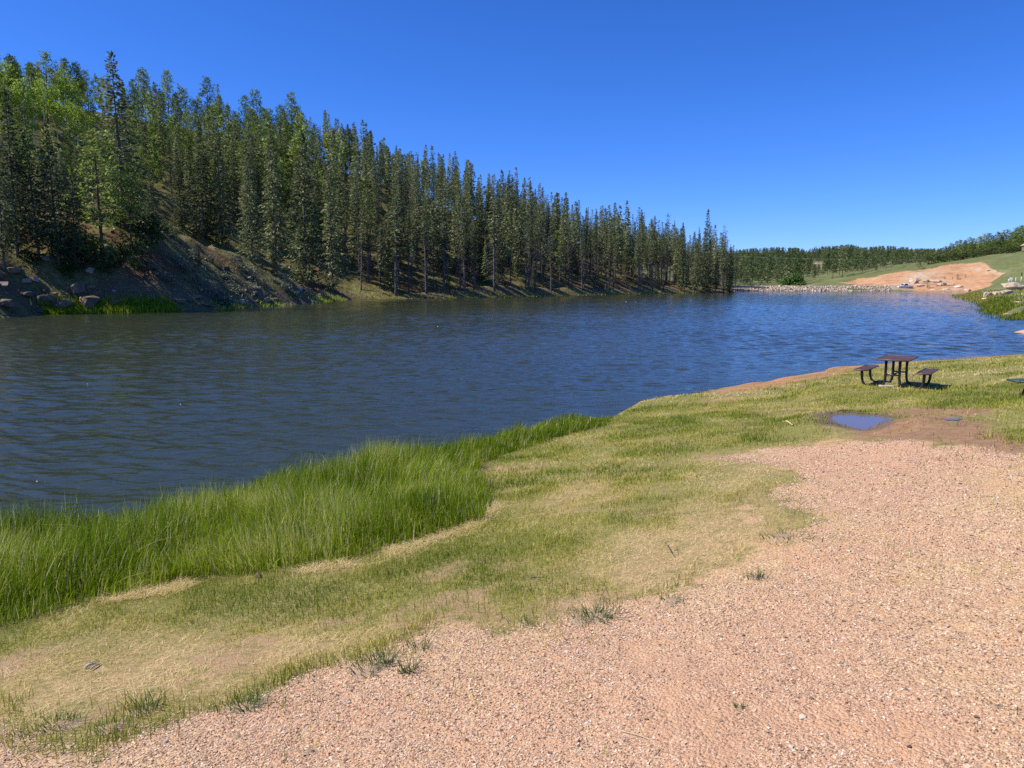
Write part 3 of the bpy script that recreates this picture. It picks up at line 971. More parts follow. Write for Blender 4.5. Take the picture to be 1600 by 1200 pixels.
M_thatch = simple('dead thatch', (.26, .17, .10), (.50, .36, .24), 90, .95, .1, .9, 160, .006)
M_tuft = leafy('tuft blades', [(0, (.055, .115, .025)), (.4, (.11, .18, .04)), (.7, (.24, .27, .08)), (1, (.55, .44, .24))], .3, 0, .5, .3)
for a in (
    (575, 1050, 60, .085, .05, .2, 'low blue-green grass tuft out on the gravel, beside a taller tuft'),
    (600, 1035, 80, .10, .05, .25, 'spreading green tuft rooted where the turf fringe bends into the gravel'),
    (640, 1050, 42, .12, .025, .15, 'narrow upright blue-green tuft standing apart on the bare gravel'),
    (655, 1015, 45, .10, .035, .25, 'slim tuft tight against the turf fringe behind the upright blue-green tuft'),
    (820, 975, 40, .07, .03, .35, 'small bright tuft at the lip of the gravel, by one long bent blade'),
    (935, 962, 120, .11, .06, .25, 'bushy green tuft that juts furthest into the gravel near the straw patch'),
    (905, 968, 40, .06, .04, .4, 'short ragged tuft beside the bushy green tuft'),
    (385, 1105, 110, .10, .05, .4, 'arching green tuft with a dark shadow at the turf fringe'),
    (225, 1110, 60, .11, .04, .2, 'grey-green tuft among straw stems on the fringe'),
    (90, 1135, 120, .07, .06, .45, 'wide sprawling tuft with dead leaves at the foot of the lawn'),
    (170, 1140, 50, .085, .05, .3, 'tuft with thin seed stalks beside the wide sprawling one'),
    (30, 1150, 12, .04, .02, .5, 'tiny yellowing sprout in the gravel below the sprawling tuft'),
    (1180, 905, 60, .07, .028, .2, 'flattened dark green tuft at the corner of the dry lawn'),
    (1050, 940, 40, .05, .04, .3, 'low tuft between the straw patch and the gravel'),
    (1225, 840, 90, .07, .10, .15, 'dense green clump at the tip of the lawn tongue'),
):
    tuft(*a, seed=int(a[0] * 7 + a[1]))
for a in (
    (1156, 1108, 26, .035, .010, .2, 'tiny lone weed with upright leaves in open gravel'),
    (482, 1170, 30, .025, .014, .2, 'tiny flat weed in the gravel below the grass tufts'),
    (1553, 1108, 18, .022, .012, .4, 'faint olive weed near the white chips of stone'),
    (370, 1150, 16, .020, .012, .3, 'smallest green sprout in the gravel below the arching tuft'),
):
    tuft(*a, seed=int(a[0] * 3 + a[1]), name='weed', cat='weed', group='weeds in the gravel', flat=.9)

M_white = simple('white quartz', (.52, .45, .34), (.66, .59, .48), 40, .7, .3, .4, 90, .004)
M_darkst = simple('dark stone', (.10, .07, .055), (.22, .15, .12), 40, .8, .3, .4, 90, .004)
for i, (px, py, s, m_, lab) in enumerate((
    (1253, 1122, .021, M_white, 'largest pale stone, on bare pinkish soil among the gravel'),
    (260, 1160, .019, M_white, 'pale stone with a sharp shadow below the fringe grass'),
    (1236, 1172, .015, M_white, 'flat pale chip among coarse brown gravel'),
    (1252, 1176, .012, M_white, 'small pale chip touching a larger flat chip'),
    (1458, 1091, .015, M_white, 'pale pebble standing alone in the gravel'),
    (1322, 1040, .014, M_white, 'larger of two pale pebbles lying side by side'),
    (1311, 1040, .012, M_white, 'smaller of two pale pebbles lying side by side'),
    (545, 1097, .014, M_white, 'pale stone on the orange sandy patch'),
    (1075, 1097, .014, M_white, 'cream stone near the dry stalks'),
    (1395, 1192, .014, M_white, 'cream flat stone half sunk in fine gravel'),
    (1162, 992, .014, M_darkst, 'dark stone lying by itself on open pink gravel'),
    (1453, 972, .016, M_darkst, 'dark flat stone with a pale stone beside it'),
    (1228, 995, .013, M_darkst, 'one of two dark stones close together'),
    (1249, 995, .013, M_darkst, 'rounder of two dark stones close together'),
    (1268, 1093, .014, M_darkst, 'dark stone just beyond the largest pale stone'),
    (1420, 1171, .015, M_darkst, 'brown rounded stone among coarse gravel'),
)):
    c = near_hit(px, py); z = float(z_ground_pts(*c[:, None])[0])
    o = link('stone', rock_mesh('stone', m_, 60 + i, 2, .7), None, (c[0], c[1], z + s * .25))
    s *= .78; o.scale = (s * 1.1, s * .9, s); o.rotation_euler = (.2, .1, i * 1.3)
    tag(o, lab, 'stone', 'loose stones on the gravel')

M_straw = simple('straw', (.45, .34, .19), (.60, .48, .30), 20, .7, .3)
M_stick = simple('weathered stick', (.09, .06, .045), (.20, .15, .11), 30, .85, .2)
M_pale = simple('bleached wood', (.36, .29, .22), (.60, .52, .42), 30, .85, .2)
def stalk(pts, r, mat, label, name='dry_stalk', cat='stalk', lift=.006):
    P = []
    for px, py in pts:
        c = near_hit(px, py)
        P.append((c[0], c[1], float(z_ground_pts(*c[:, None])[0]) + lift))
    P = np.array(P)
    tt = np.linspace(0, len(P) - 1, 14)
    P = np.stack([np.interp(tt, np.arange(len(P)), P[:, k]) for k in range(3)], 1)
    P[:, 2] += .004 * np.sin(np.linspace(0, 5, 14))
    c = P[0].copy()
    m_ = MB().tube(P - c, np.linspace(r, r * .45, 14), 6)
    return tag(link(name, m_.mesh(name, mat, smooth_=True), None, tuple(c)), label, cat)


stalk([(970, 1145), (1000, 1155), (1022, 1166), (1045, 1182)], .0022, M_straw, 'long bent straw stalk lying across the gravel')
stalk([(953, 1169), (980, 1168)], .0017, M_straw, 'short straight straw piece parallel to the lens of gravel')
stalk([(1030, 1176), (1012, 1198)], .0022, M_straw, 'straw stalk that forks off the long bent one')
stalk([(133, 1046), (150, 1037)], .010, M_pale, 'bleached broken stick in the dry turf, thicker of two', 'stick', 'stick', .012)
stalk([(142, 1048), (158, 1038)], .007, M_pale, 'thin bleached stick lying beside the broken one', 'stick', 'stick', .012)
stalk([(1228, 667), (1238, 674)], .018, M_straw, 'pale bleached stick in the grass before the puddle', 'stick', 'stick', .03)
stalk([(1302, 648), (1318, 643.5), (1330, 643)], .03, M_stick, 'dark driftwood stick on the far rim of the puddle', 'stick', 'stick', .03)
stalk([(1318, 660), (1335, 656)], .03, M_stick, 'dark wet stick poking out of the puddle water', 'stick', 'stick', .02)
stalk([(1040, 852), (1049, 868), (1054, 872)], .004, M_stick, 'thin dark twig standing in the straw patch', 'stick', 'stick', .02)
stalk([(828, 906), (850, 903)], .006, M_stick, 'dark twig lying in straw between the turf bands', 'stick', 'stick', .012)
c = near_hit(405, 903); z = float(z_near(*c[:, None])[0])
o = link('clod', rock_mesh('clod', simple('grey clod', (.16, .115, .07), (.30, .22, .15), 20, .9, .2, .5, 40, .01), 91, 2, .8), None, (c[0], c[1], z + .025)); o.scale = (.034, .028, .03)
tag(o, 'rounded grey clod at the foot of the tall green grass', 'clod')

# ------------------------------------------------------------------ trees
class Tufts:
    def __init__(s):
        s.c, s.d, s.w, s.L, s.W, s.t = [], [], [], [], [], []

    def add(s, c, d, w, L, W, t):
        for a, b in ((s.c, c), (s.d, d), (s.w, w), (s.L, L), (s.W, W), (s.t, t)):
            a.append(b)

    def mesh(s, name, mats):
        c, d, w = (np.concatenate(k) for k in (s.c, s.d, s.w))
        L, W, t = (np.concatenate(k) for k in (s.L, s.W, s.t))
        d /= np.linalg.norm(d, axis=1)[:, None] + 1e-9
        w = w - (w * d).sum(1)[:, None] * d
        w /= np.linalg.norm(w, axis=1)[:, None] + 1e-9
        n = len(c)
        V = np.stack([c - d * L[:, None] * .45, c + w * W[:, None] * .5 - d * L[:, None] * .05, c + d * L[:, None] * .55, c - w * W[:, None] * .5 - d * L[:, None] * .05], 1)
        return mesh_np(name, V.reshape(-1, 3), [np.arange(n * 4).reshape(n, 4)], mats, {'tint': np.repeat(t, 4)}, smooth_=False)


def bark(name, a, b):
    return simple(name, a, b, 2.5, .95, .1, .6, 6, .05)


M_bark = bark('spruce bark', (.085, .072, .062), (.22, .19, .165))
M_pbark = bark('pine bark', (.09, .06, .042), (.19, .125, .085))
M_abark = bark('aspen bark', (.45, .44, .38), (.68, .67, .60))
M_dead = bark('silver dead wood', (.38, .36, .33), (.62, .60, .56))
M_spruce = leafy('spruce needles', [(0, (.026, .042, .018)), (.4, (.112, .138, .054)), (.75, (.26, .29, .12)), (1, (.42, .41, .22))], .30, .35, .7, .15)
M_pine = leafy('pine needles', [(0, (.032, .058, .014)), (.4, (.135, .20, .036)), (.75, (.30, .38, .075)), (1, (.46, .49, .14))], .30, .4, .7, .15)
M_aspen = leafy('aspen leaves', [(0, (.14, .22, .02)), (.5, (.29, .40, .04)), (1, (.46, .55, .10))], .45, .3, .6, .15)
M_bush = leafy('bush leaves', [(0, (.035, .055, .010)), (.5, (.07, .095, .02)), (1, (.14, .16, .045))], .3, .4)
M_fpine = leafy('far pine needles', [(0, (.055, .085, .030)), (.45, (.13, .17, .058)), (.8, (.21, .245, .09)), (1, (.28, .28, .12))], .28, .5, .7, .15)


def trunk_mesh(h, r, mat, seed, twigs=0, z0=0, z1=0, tl=1.0, lean=.012, limbs=None):
    q = np.random.default_rng(seed)
    zz = np.linspace(-.6, h * .985, 12)
    bend = np.cumsum(q.normal(0, lean, (12, 2)), 0) * h * .05
    P = np.stack([bend[:, 0], bend[:, 1], zz], 1)
    m = MB().tube(P, np.maximum(r * (1 - np.clip(zz, 0, h) / h) ** .8, .02) * np.where(zz < .2, 1.25, 1), 7)
    for k in range(twigs):
        z = q.uniform(z0, z1); a = q.uniform(0, 2 * PI); L = tl * q.uniform(.35, 1.1)
        bx = np.interp(z, zz, P[:, 0]); by = np.interp(z, zz, P[:, 1])
        s = np.array([bx, by, z]); u = np.array([math.cos(a), math.sin(a), 0])
        m.tube([s, s + u * L * .55 + [0, 0, -.04 * L], s + u * L + np.array([0, 0, -.22 * L])], [.03, .02, .008], 3, False)
    for (z, a, L, rise, rr) in limbs or ():
        bx = np.interp(z, zz, P[:, 0]); by = np.interp(z, zz, P[:, 1])
        s = np.array([bx, by, z]); u = np.array([math.cos(a), math.sin(a), 0])
        m.tube([s, s + u * L * .5 + [0, 0, rise * .35], s + u * L + np.array([0, 0, rise])], [rr, rr * .7, rr * .25], 5, False)
    return m.mesh('trunk', mat, smooth_=True)


def spruce(h, rb, z0, seed, sparse=1.0, tuft=.42, pw=.8, droop=.18, ragged=.35, foot=(5, .45)):
    q = np.random.default_rng(seed)
    T = Tufts()
    z = z0 * h
    while z < h - .15:
        rel = (z - z0 * h) / (h - z0 * h)
        prof = (1 - rel) ** pw * min(1, rel * foot[0] + foot[1])
        nb = int(np.clip(q.normal(5.2, .8) * sparse, 2, 8))
        a0 = q.uniform(0, 2 * PI)
        for b in range(nb):
            a = a0 + b * 2 * PI / nb + q.normal(0, .25)
            L = max(rb * prof * q.uniform(1 - ragged, 1 + ragged * .6), .12 + .1 * q.random())
            if q.random() < .07 * (1 + ragged):
                continue
            el = np.interp(rel, [0, .5, .85, 1], [-.22, -.05, .25, .9]) + q.normal(0, .09)
            n = int(np.clip(L / tuft * 2.6, 2, 22))
            u = q.uniform(.12, 1.0, n) ** .75
            dirv = np.array([math.cos(a), math.sin(a), math.tan(el)])
            perp = np.array([-math.sin(a), math.cos(a), 0])
            c = np.array([0, 0, z]) + dirv * (L * u)[:, None]
            c[:, 2] -= droop * L * u ** 2 - .10 * L * u ** 4
            spread = np.clip(L * .26 * (1.15 - u), .04, .8)
            c += perp * (q.normal(0, 1, n) * spread)[:, None]
            c[:, 2] += q.normal(0, .07, n)
            d = dirv + perp * q.normal(0, .75, n)[:, None] + np.array([0, 0, 1]) * q.normal(-.22, .25, n)[:, None]
            w = perp + np.array([0, 0, 1]) * q.normal(0, .9, n)[:, None] + dirv * .2
            T.add(c, d, w, tuft * q.uniform(.7, 1.35, n), tuft * q.uniform(.28, .55, n), np.clip(.44 + q.normal(0, .2, n) + q.normal(0, .12), 0, 1))
        z += q.uniform(.20, .36) * (.75 + rel * .2) * (h / 18) ** .5
    return T.mesh('crown', [M_spruce])


def pine(h, rb, z0, seed, mat=None, tuft=.42, clumps=70, pw=.55, per=24, cr=.75):
    q = np.random.default_rng(seed)
    T = Tufts()
    limbs = []
    for k in range(clumps):
        rel = (k + q.random()) / clumps
        z = h * (z0 + (1 - z0) * rel)
        prof = (1 - rel) ** pw * min(1, rel * 3.2 + .42)
        a = k * 2.399 + q.normal(0, .5)
        L = rb * prof * q.uniform(.35, 1.12)
        rise = .18 * L + q.normal(0, .12)
        if k % 2 == 0:
            limbs.append((z - .1, a, L, rise, .05))
        c0 = np.array([math.cos(a) * L, math.sin(a) * L, z + rise])
        n = int(per * q.uniform(.6, 1.35) * (.55 + .45 * prof))
        s = cr * (.6 + .5 * prof)
        off = q.normal(0, 1, (n, 3)); off *= (q.random(n) ** .45 * s)[:, None] / (np.linalg.norm(off, axis=1)[:, None] + 1e-9)
        off[:, 2] *= .62
        d = off + np.array([0, 0, .25 * s]) + q.normal(0, .35 * s, (n, 3))
        T.add(c0 + off, d, q.normal(0, 1, (n, 3)), tuft * q.uniform(.7, 1.3, n), tuft * q.uniform(.35, .65, n), np.clip(.47 + q.normal(0, .18, n) + q.normal(0, .15), 0, 1))
    return T.mesh('crown', [mat or M_pine]), limbs


def leaf_ball(h, rb, z0, seed, mat, tuft=.3, clumps=55, per=26, cr=.8, name='crown', pw=.5):
    q = np.random.default_rng(seed)
    T = Tufts(); limbs = []
    for k in range(clumps):
        rel = q.random()
        prof = max(math.sin(PI * (.12 + .84 * rel)), 0) ** pw
        a = q.uniform(0, 2 * PI); L = rb * prof * q.random() ** .45
        z = h * (z0 + (1 - z0) * rel * .95)
        c0 = np.array([math.cos(a) * L, math.sin(a) * L, z])
        if k % 5 == 0:
            limbs.append((max(z - L * .6, h * z0 * .6), a, L * .9, L * .5, .03))
        n = int(per * q.uniform(.5, 1.4))
        off = q.normal(0, cr * .5, (n, 3))
        T.add(c0 + off, q.normal(0, 1, (n, 3)), q.normal(0, 1, (n, 3)), tuft * q.uniform(.6, 1.3, n), tuft * q.uniform(.5, .9, n), np.clip(.5 + q.normal(0, .17, n) + q.normal(0, .12), 0, 1))
    return T.mesh(name, [mat]), limbs


# prototypes: (trunk mesh, crown mesh, height)
SLIM, BROAD, PINES, ASPENS, FPINES, SNAGS, TOPS = [], [], [], [], [], [], []
for k in range(9):
    h = 18.0; z0 = [.36, .46, .52, .40, .48, .56, .33, .58, .44][k]
    SLIM.append((trunk_mesh(h, .17, M_bark, 100 + k, 130, 1.0, h * (z0 + .2), 1.6), spruce(h, [1.35, 1.15, 1.05, 1.55, 1.2, 1.1, 1.5, .95, 1.25][k], z0, 200 + k, 1.05, .34, [.5, .45, .55, .62, .45, .5, .6, .45, .42][k], .22, .5, (2.4, .25)), h))
for k in range(6):
    h = 18.0
    BROAD.append((trunk_mesh(h, .22, M_bark, 130 + k, 26, .5, 4, 1.6), spruce(h, [3.2, 2.8, 3.6, 2.6, 3.0, 3.4][k], [.05, .08, .03, .1, .06, .04][k], 230 + k, 1.25, .50, [.7, .66, .78, .62, .74, .66][k], .2, .4), h))
for k in range(3):
    h = 20.0
    TOPS.append((trunk_mesh(h, .2, M_bark, 160 + k, 40, 2, 9, 1.4), spruce(h, [1.7, 1.5, 1.9][k], .3, 260 + k, .72, .42, .35, .1, .55), h))
for k in range(6):
    h = 14.0; cm, lm = pine(h, [2.9, 2.5, 3.2, 2.3, 2.8, 3.0][k], [.30, .38, .26, .42, .34, .22][k], 300 + k, None, .40, 84, .42, 26, .85)
    PINES.append((trunk_mesh(h, .19, M_pbark, 320 + k, 16, 1.5, 5, 1.2, limbs=lm), cm, h))
for k in range(3):
    h = 10.0; cm, lm = leaf_ball(h, [2.0, 1.7, 2.3][k], .38, 340 + k, M_aspen, .34, 46, 22, .85)
    ASPENS.append((trunk_mesh(h, .12, M_abark, 350 + k, 0, limbs=lm), cm, h))
for k in range(5):
    h = 12.0; cm, lm = pine(h, [2.3, 2.0, 2.6, 1.9, 2.4][k], [.2, .28, .16, .3, .22][k], 360 + k, M_fpine, .72, 34, .6, 11, .8)
    FPINES.append((trunk_mesh(h, .18, M_pbark, 370 + k), cm, h))
for k in range(2):
    q = np.random.default_rng(390 + k)
    SNAGS.append((trunk_mesh(11.0, .16, M_dead, 380 + k, 14, 3, 10, 1.0, .05, [(q.uniform(4, 9), q.uniform(0, 6), q.uniform(1, 2.4), q.uniform(.3, 1.2), .06) for _ in range(7)]), None, 11.0))

LODS, LODP = [], []
for k in range(5):
    LODS.append((None, spruce(18.0, [1.5, 1.3, 1.7, 1.25, 1.5][k], [.35, .45, .4, .5, .3][k], 600 + k, .85, .58, .55, .2, .45), 18.0))
    LODP.append((None, pine(14.0, [2.5, 2.2, 2.7, 2.1, 2.4][k], .25, 620 + k, None, .75, 46, .55, 11, .85)[0], 14.0))
TREES = []
REST = []


def plant(kind, proto, x, y, z, h, wide=1.0, label=None, group=None, zone=None, name=None, cat=None):
    tm, cm, h0 = proto
    name = name or {'spruce': 'spruce_tree', 'pine': 'pine_tree', 'aspen': 'aspen_tree', 'snag': 'dead_tree'}[kind]
    o = empty(name, (x, y, z), random.uniform(0, 2 * PI))
    k = h / h0
    o.scale = (k * wide, k * wide, k)
    o.rotation_euler = (random.gauss(0, .018), random.gauss(0, .018), random.uniform(0, 2 * PI))
    link('trunk', tm, o)
    if cm:
        link('crown', cm, o)
    tag(o, label, cat or name.split('_')[0] + ' tree', group)
    TREES.append(dict(o=o, kind=kind, x=x, y=y, z=z, h=h, label=label, zone=zone))
    return o


def base_hit(zf, px, py):
    c = march(zf, px, py, 50, 420, 3000)
    return c[0], c[1], float(zf(*c[:, None])[0])


def top_h(x, y, z, py):
    """height that puts a tree's tip on picture row py"""
    lo, hi = .5, 60
    for _ in range(40):
        m = (lo + hi) / 2
        if project(x, y, z + m)[1] > py: lo = m
        else: hi = m
    return lo


def front(kind, proto, px, by, ty, label, wide=1.0, **kw):
    x, y, z = base_hit(z_left, px, by)
    # keep the tree where its tip stands over px
    return plant(kind, proto, x, y, z, top_h(x, y, z, ty), wide, label, **kw)


def by_top(kind, proto, px, ty, h, label, wide=1.0, zf=z_left, r0=90, r1=330, **kw):
    """on the slope along the sight line px, at the first spot where a tree of height h reaches row ty"""
    for D in np.linspace(r0, r1, 300):
        x = (px - 800) / FPX * D * (cp + .12 * sp); y = D
        z = float(zf(np.array([x]), np.array([y]))[0])
        if zf is z_left and float(lake_d(np.array([x]), np.array([y]), left_shore + tip)[0]) < 3:
            continue
        if z > .2 and project(x, y, z + h)[1] <= ty:
            return plant(kind, proto, x, y, z, h, wide, label, **kw)
    return None


GB = 'conifers on the far bank'
front('spruce', BROAD[5], 196, 352, 80, 'tallest dark spruce of the bank, head and shoulders above the pale green aspens', .88, group=GB)
front('spruce', BROAD[1], 28, 400, 138, 'dark spruce over the shaded boulders, at the very edge of the forest', .8, group=GB)
front('spruce', BROAD[3], 62, 405, 165, 'narrow dark spruce close beside the outermost one over the shaded boulders', .7, group=GB)
front('spruce', BROAD[0], 92, 405, 190, 'dense spruce with drooping skirts in front of the aspens, above the rocky bank', .85, group=GB)
front('spruce', BROAD[3], 8, 420, 170, 'half hidden spruce behind the outermost boulders', .7, group=GB)
front('spruce', BROAD[4], 118, 420, 262, 'short spruce filling the gap before the bushy pine', .9, group=GB)
front('pine', PINES[5], 160, 398, 204, 'bushy broad pine, brighter than its neighbours, rooted above the dark bank', 1.25, group=GB)
front('pine', PINES[0], 205, 385, 262, 'rounded young pine leaning against the bushy broad pine', 1.3, group=GB)
front('spruce', BROAD[4], 240, 362, 258, 'short bushy spruce on top of the grassy spur', 1.0, group=GB)
front('spruce', BROAD[1], 285, 362, 232, 'spruce at the upper end of the grassy spur, beside a pair of big ones', .85, group=GB)
front('spruce', BROAD[2], 318, 372, 186, 'big grey-green spruce with layered boughs above the red gully', .8, group=GB)
front('spruce', BROAD[0], 348, 385, 196, 'big spruce twin, nearer the gully than its grey-green neighbour', .85, group=GB)
front('spruce', BROAD[5], 395, 410, 236, 'dark spruce between the gully pair and the broad shoreline spruce', .8, group=GB)
front('spruce', BROAD[1], 432, 425, 190, 'tall spruce standing just behind the broad shoreline spruce', .75, group=GB)
front('spruce', BROAD[2], 478, 442, 205, 'broad spruce with boughs down to the grass, largest at the spur foot', .82, group=GB)
front('spruce', BROAD[4], 520, 456, 250, 'dark spruce in deep shade at the tip of the grassy spur', .75, group=GB)
front('spruce', BROAD[3], 428, 430, 388, 'little spruce sapling at the foot of the broad shoreline spruce', 1.1, group=GB)
front('spruce', BROAD[3], 312, 416, 388, 'lone sapling halfway up the open spur above the red gully', 1.0, group=GB)
front('snag', SNAGS[0], 190, 330, 190, 'bleached dead tree with bare crooked limbs beside the tallest dark spruce', 1.0)
for a in (
    ('spruce', TOPS[0], 858, 247, 21, 'sparse tall spruce, highest of its stretch, with a thinner twin touching it', .8),
    ('spruce', TOPS[1], 866, 252, 20, 'thinner twin of the sparse tall spruce', .8),
    ('spruce', TOPS[2], 796, 242, 20, 'thin spruce spire one stand before the twin spires', .8),
    ('spruce', BROAD[3], 975, 294, 20, 'full spire-topped spruce midway between twin spires and the wooded tip', .8),
    ('spruce', BROAD[3], 1051, 322, 19, 'pointed spruce standing over the last open stretch of bank', .75),
):
    by_top(*a, group=GB)
for a in (
    ('spruce', BROAD[0], 1103, 455.3, 327, 'second last big spruce of the wooded tip, bushy to the ground', .62),
    ('spruce', TOPS[1], 1130, 456.2, 352, 'dark spruce with an open straggly top at the wooded tip', 1.1),
    ('spruce', BROAD[5], 1138, 456.4, 386, 'last spruce of the wooded tip, overhanging the open water', .8),
    ('spruce', BROAD[1], 1085, 456.0, 372, 'short spruce tucked under the bushy one at the wooded tip', .7),
    ('spruce', BROAD[3], 1118, 455.8, 392, 'low spruce between the two highest trees of the wooded tip', .8),
    ('spruce', BROAD[4], 1064, 453.5, 348, 'mid-height spruce one place in from the wooded tip', .65),
):
    front(*a, group=GB)

SKX = [-80, 0, 8, 22, 40, 60, 80, 104, 120, 140, 160, 178, 215, 235, 252, 270, 286, 300, 325, 345, 365, 385, 400, 420, 440, 455, 470, 490, 505, 520, 540, 565, 580, 595, 612, 630, 650, 676, 690, 712, 740, 760, 780, 796, 812, 830, 845, 880, 892, 910, 930, 950, 975, 1000, 1030, 1051, 1066, 1090, 1110, 1128, 1143]
SKY = [70, 72, 70, 88, 88, 90, 95, 82, 100, 95, 104, 112, 118, 122, 112, 130, 112, 140, 150, 121, 168, 160, 150, 142, 168, 165, 146, 185, 172, 162, 190, 172, 200, 208, 214, 232, 232, 218, 236, 230, 250, 262, 262, 246, 262, 275, 280, 284, 298, 312, 318, 318, 300, 318, 338, 326, 350, 352, 345, 358, 380]


def skyline(px):
    return np.interp(px, SKX, SKY)


# ridge pines, one for each head on the skyline
for px, ty, h in ((6, 70, 13), (60, 92, 12), (104, 82, 14), (133, 92, 12), (152, 102, 11), (235, 124, 12), (252, 112, 14), (286, 112, 14), (345, 121, 14), (313, 142, 11), (400, 152, 12), (420, 143, 14), (455, 166, 12), (470, 146, 15), (505, 174, 12), (520, 162, 14), (543, 190, 12), (565, 172, 15), (580, 198, 12), (268, 134, 11), (376, 168, 11), (328, 160, 10), (85, 100, 11), (30, 96, 11), (438, 172, 11), (490, 188, 11)):
    by_top('pine', random.choice(PINES), px, ty, h, None, random.uniform(.8, 1.0), group=GB, zone='ridge')
# pale aspens in the gap high on the slope
for px, ty, h in ((46, 98, 11), (72, 124, 11), (126, 126, 10), (144, 118, 11), (136, 160, 9), (84, 162, 8), (30, 158, 8), (168, 158, 8), (14, 104, 9), (40, 112, 9), (28, 130, 8), (52, 135, 9), (66, 120, 9), (80, 142, 8), (100, 122, 10), (108, 135, 9), (118, 150, 8), (132, 112, 11), (140, 132, 10), (150, 152, 8), (148, 166, 8), (160, 180, 7), (176, 176, 7), (90, 108, 9), (36, 85, 9), (222, 182, 6), (5, 128, 8)):
    by_top('aspen', random.choice(ASPENS), px, ty, h, None, random.uniform(.75, 1.05), r0=96, group='pale aspens among the conifers', zone='aspen')

# the forest itself: trees at natural spacing, kept under the skyline the photo shows
cand = np.random.default_rng(42)
N = 60000
x = cand.uniform(-125, 85, N); y = cand.uniform(60, 300, N)
d = lake_d(x, y, left_shore + tip); tt = t_axis(x, y)
z = z_left(x, y)
px, py = project(x, y, z)
okr = (d > .9) & (d < 88) & (px > -45) & (px < 1150) & inside(x, y, [(-140, 10), (-62, 52), (-33, 90), (-31, 137), (0, 160), (66, 226), (80, 270), (20, 330), (-190, 270)])
okr &= ~((tt < 62) & (d < np.interp(tt, [-20, 20, 40, 62], [14, 12, 12, 7])))          # open rocky bank and grassy spur
okr &= ~((tt > 38) & (tt < 74) & (d < 22) & (x > -60)) & ~((y > 90) & (y < 142) & (x > -66) & (d < 30))
okr &= ~((px > 268) & (px < 545) & (d < np.interp(px, [268, 400, 500, 545], [14, 9, 4, .5])) & (y < 136))
idx = np.nonzero(okr)[0]
order = idx[np.argsort(d[idx] + cand.uniform(0, 6, len(idx)))]
placed = [(t_['x'], t_['y']) for t_ in TREES]
counts = {'spruce': sum(t_['kind'] == 'spruce' for t_ in TREES), 'pine': sum(t_['kind'] == 'pine' for t_ in TREES)}
PX = np.array([p[0] for p in placed]); PY = np.array([p[1] for p in placed])
for i in order:
    sp_ = 2.05 + .022 * d[i]
    if d[i] < 6: sp_ = 2.8
    if d[i] < 34 and fbm(x[i], y[i], 9, 2) < -.34:
        continue
    if ((PX - x[i]) ** 2 + (PY - y[i]) ** 2).min() < sp_ * sp_ * cand.uniform(.75, 1.5):
        continue
    pinep = np.interp(d[i], [0, 12, 35, 60], [.02, .08, .55, .75]) * np.interp(px[i], [400, 640], [1, .25])
    kind = 'pine' if cand.random() < pinep else 'spruce'
    h = cand.normal(17.2, 3.1) if kind == 'spruce' else cand.normal(12.5, 1.8)
    if cand.random() < .09: h *= cand.uniform(.3, .65)
    if px[i] < 330: h *= .8
    lim = skyline(px[i]) + (cand.random() ** 1.6) * 34 + 2
    if d[i] < 46 and px[i] < 560:
        lim = max(lim, lim + (1 - smooth(18, 46, d[i])) * (-lim + np.interp(px[i], [-40, 20, 60, 100, 180, 230, 300, 360, 480, 560], [160, 185, 215, 225, 240, 205, 200, 190, 200, 190]) + cand.uniform(-15, 45)))
    if px[i] < 192 and d[i] < 64:
        lim = max(lim, np.interp(px[i], [0, 100, 192], [150, 190, 190]) + cand.uniform(0, 55))
    hm = top_h(x[i], y[i], z[i], lim)
    if hm < h * .5:
        continue
    h = min(h, hm)
    PX = np.append(PX, x[i]); PY = np.append(PY, y[i])
    if counts[kind] >= (298 if kind == 'spruce' else 150) or cand.random() < np.interp(d[i], [5, 18, 40], [.25, .55, .5]):
        REST.append((kind, x[i], y[i], z[i] - .1, h))
        continue
    if kind == 'spruce':
        pr = SLIM[cand.integers(len(SLIM))] if (px[i] > 500 or cand.random() < .4) and cand.random() > .07 and h > 11 else BROAD[cand.integers(len(BROAD))]
        wide = cand.uniform(.75, 1.25) if pr in SLIM else cand.uniform(.55, .8)
        if h > 13 and cand.random() < .10:
            pr = TOPS[cand.integers(3)]
    else:
        pr = PINES[cand.integers(len(PINES))]; wide = cand.uniform(.75, 1.0)
    plant(kind, pr, x[i], y[i], z[i] - .1, h, wide, None, GB, 'bank' if d[i] < 9 else 'slope' if d[i] < 30 else 'high')
    counts[kind] += 1
print('forest', counts, len(REST))


def merged(name, items, mat):
    V, F, T, n = [], [], [], 0
    for (cm, h0, x, y, z, h, wd) in items:
        v = np.empty(len(cm.vertices) * 3, np.float32); cm.vertices.foreach_get('co', v); v = v.reshape(-1, 3)
        tv = np.empty(len(cm.vertices), np.float32); cm.attributes['tint'].data.foreach_get('value', tv)
        a = cand.uniform(0, 6.28); k = h / h0
        V.append(np.stack([(v[:, 0] * math.cos(a) - v[:, 1] * math.sin(a)) * k * wd + x, (v[:, 0] * math.sin(a) + v[:, 1] * math.cos(a)) * k * wd + y, v[:, 2] * k + z], 1))
        F.append(np.arange(len(v)).reshape(-1, 4) + n); T.append(np.clip(tv + cand.normal(0, .12), 0, 1)); n += len(v)
    if V:
        tag(link(name, mesh_np(name, np.concatenate(V), [np.concatenate(F)], [mat], {'tint': np.concatenate(T)}, smooth_=False)), kind='stuff')


for kind, lod, mat, nm_ in (('spruce', LODS, M_spruce, 'spruce_forest'), ('pine', LODP, M_pine, 'pine_forest')):
    it = []
    for r_ in REST:
        if r_[0] == kind:
            l_ = lod[int(cand.integers(5))]
            it.append((l_[1], l_[2], *r_[1:], cand.uniform(.85, 1.1)))
    merged(nm_, it, mat)

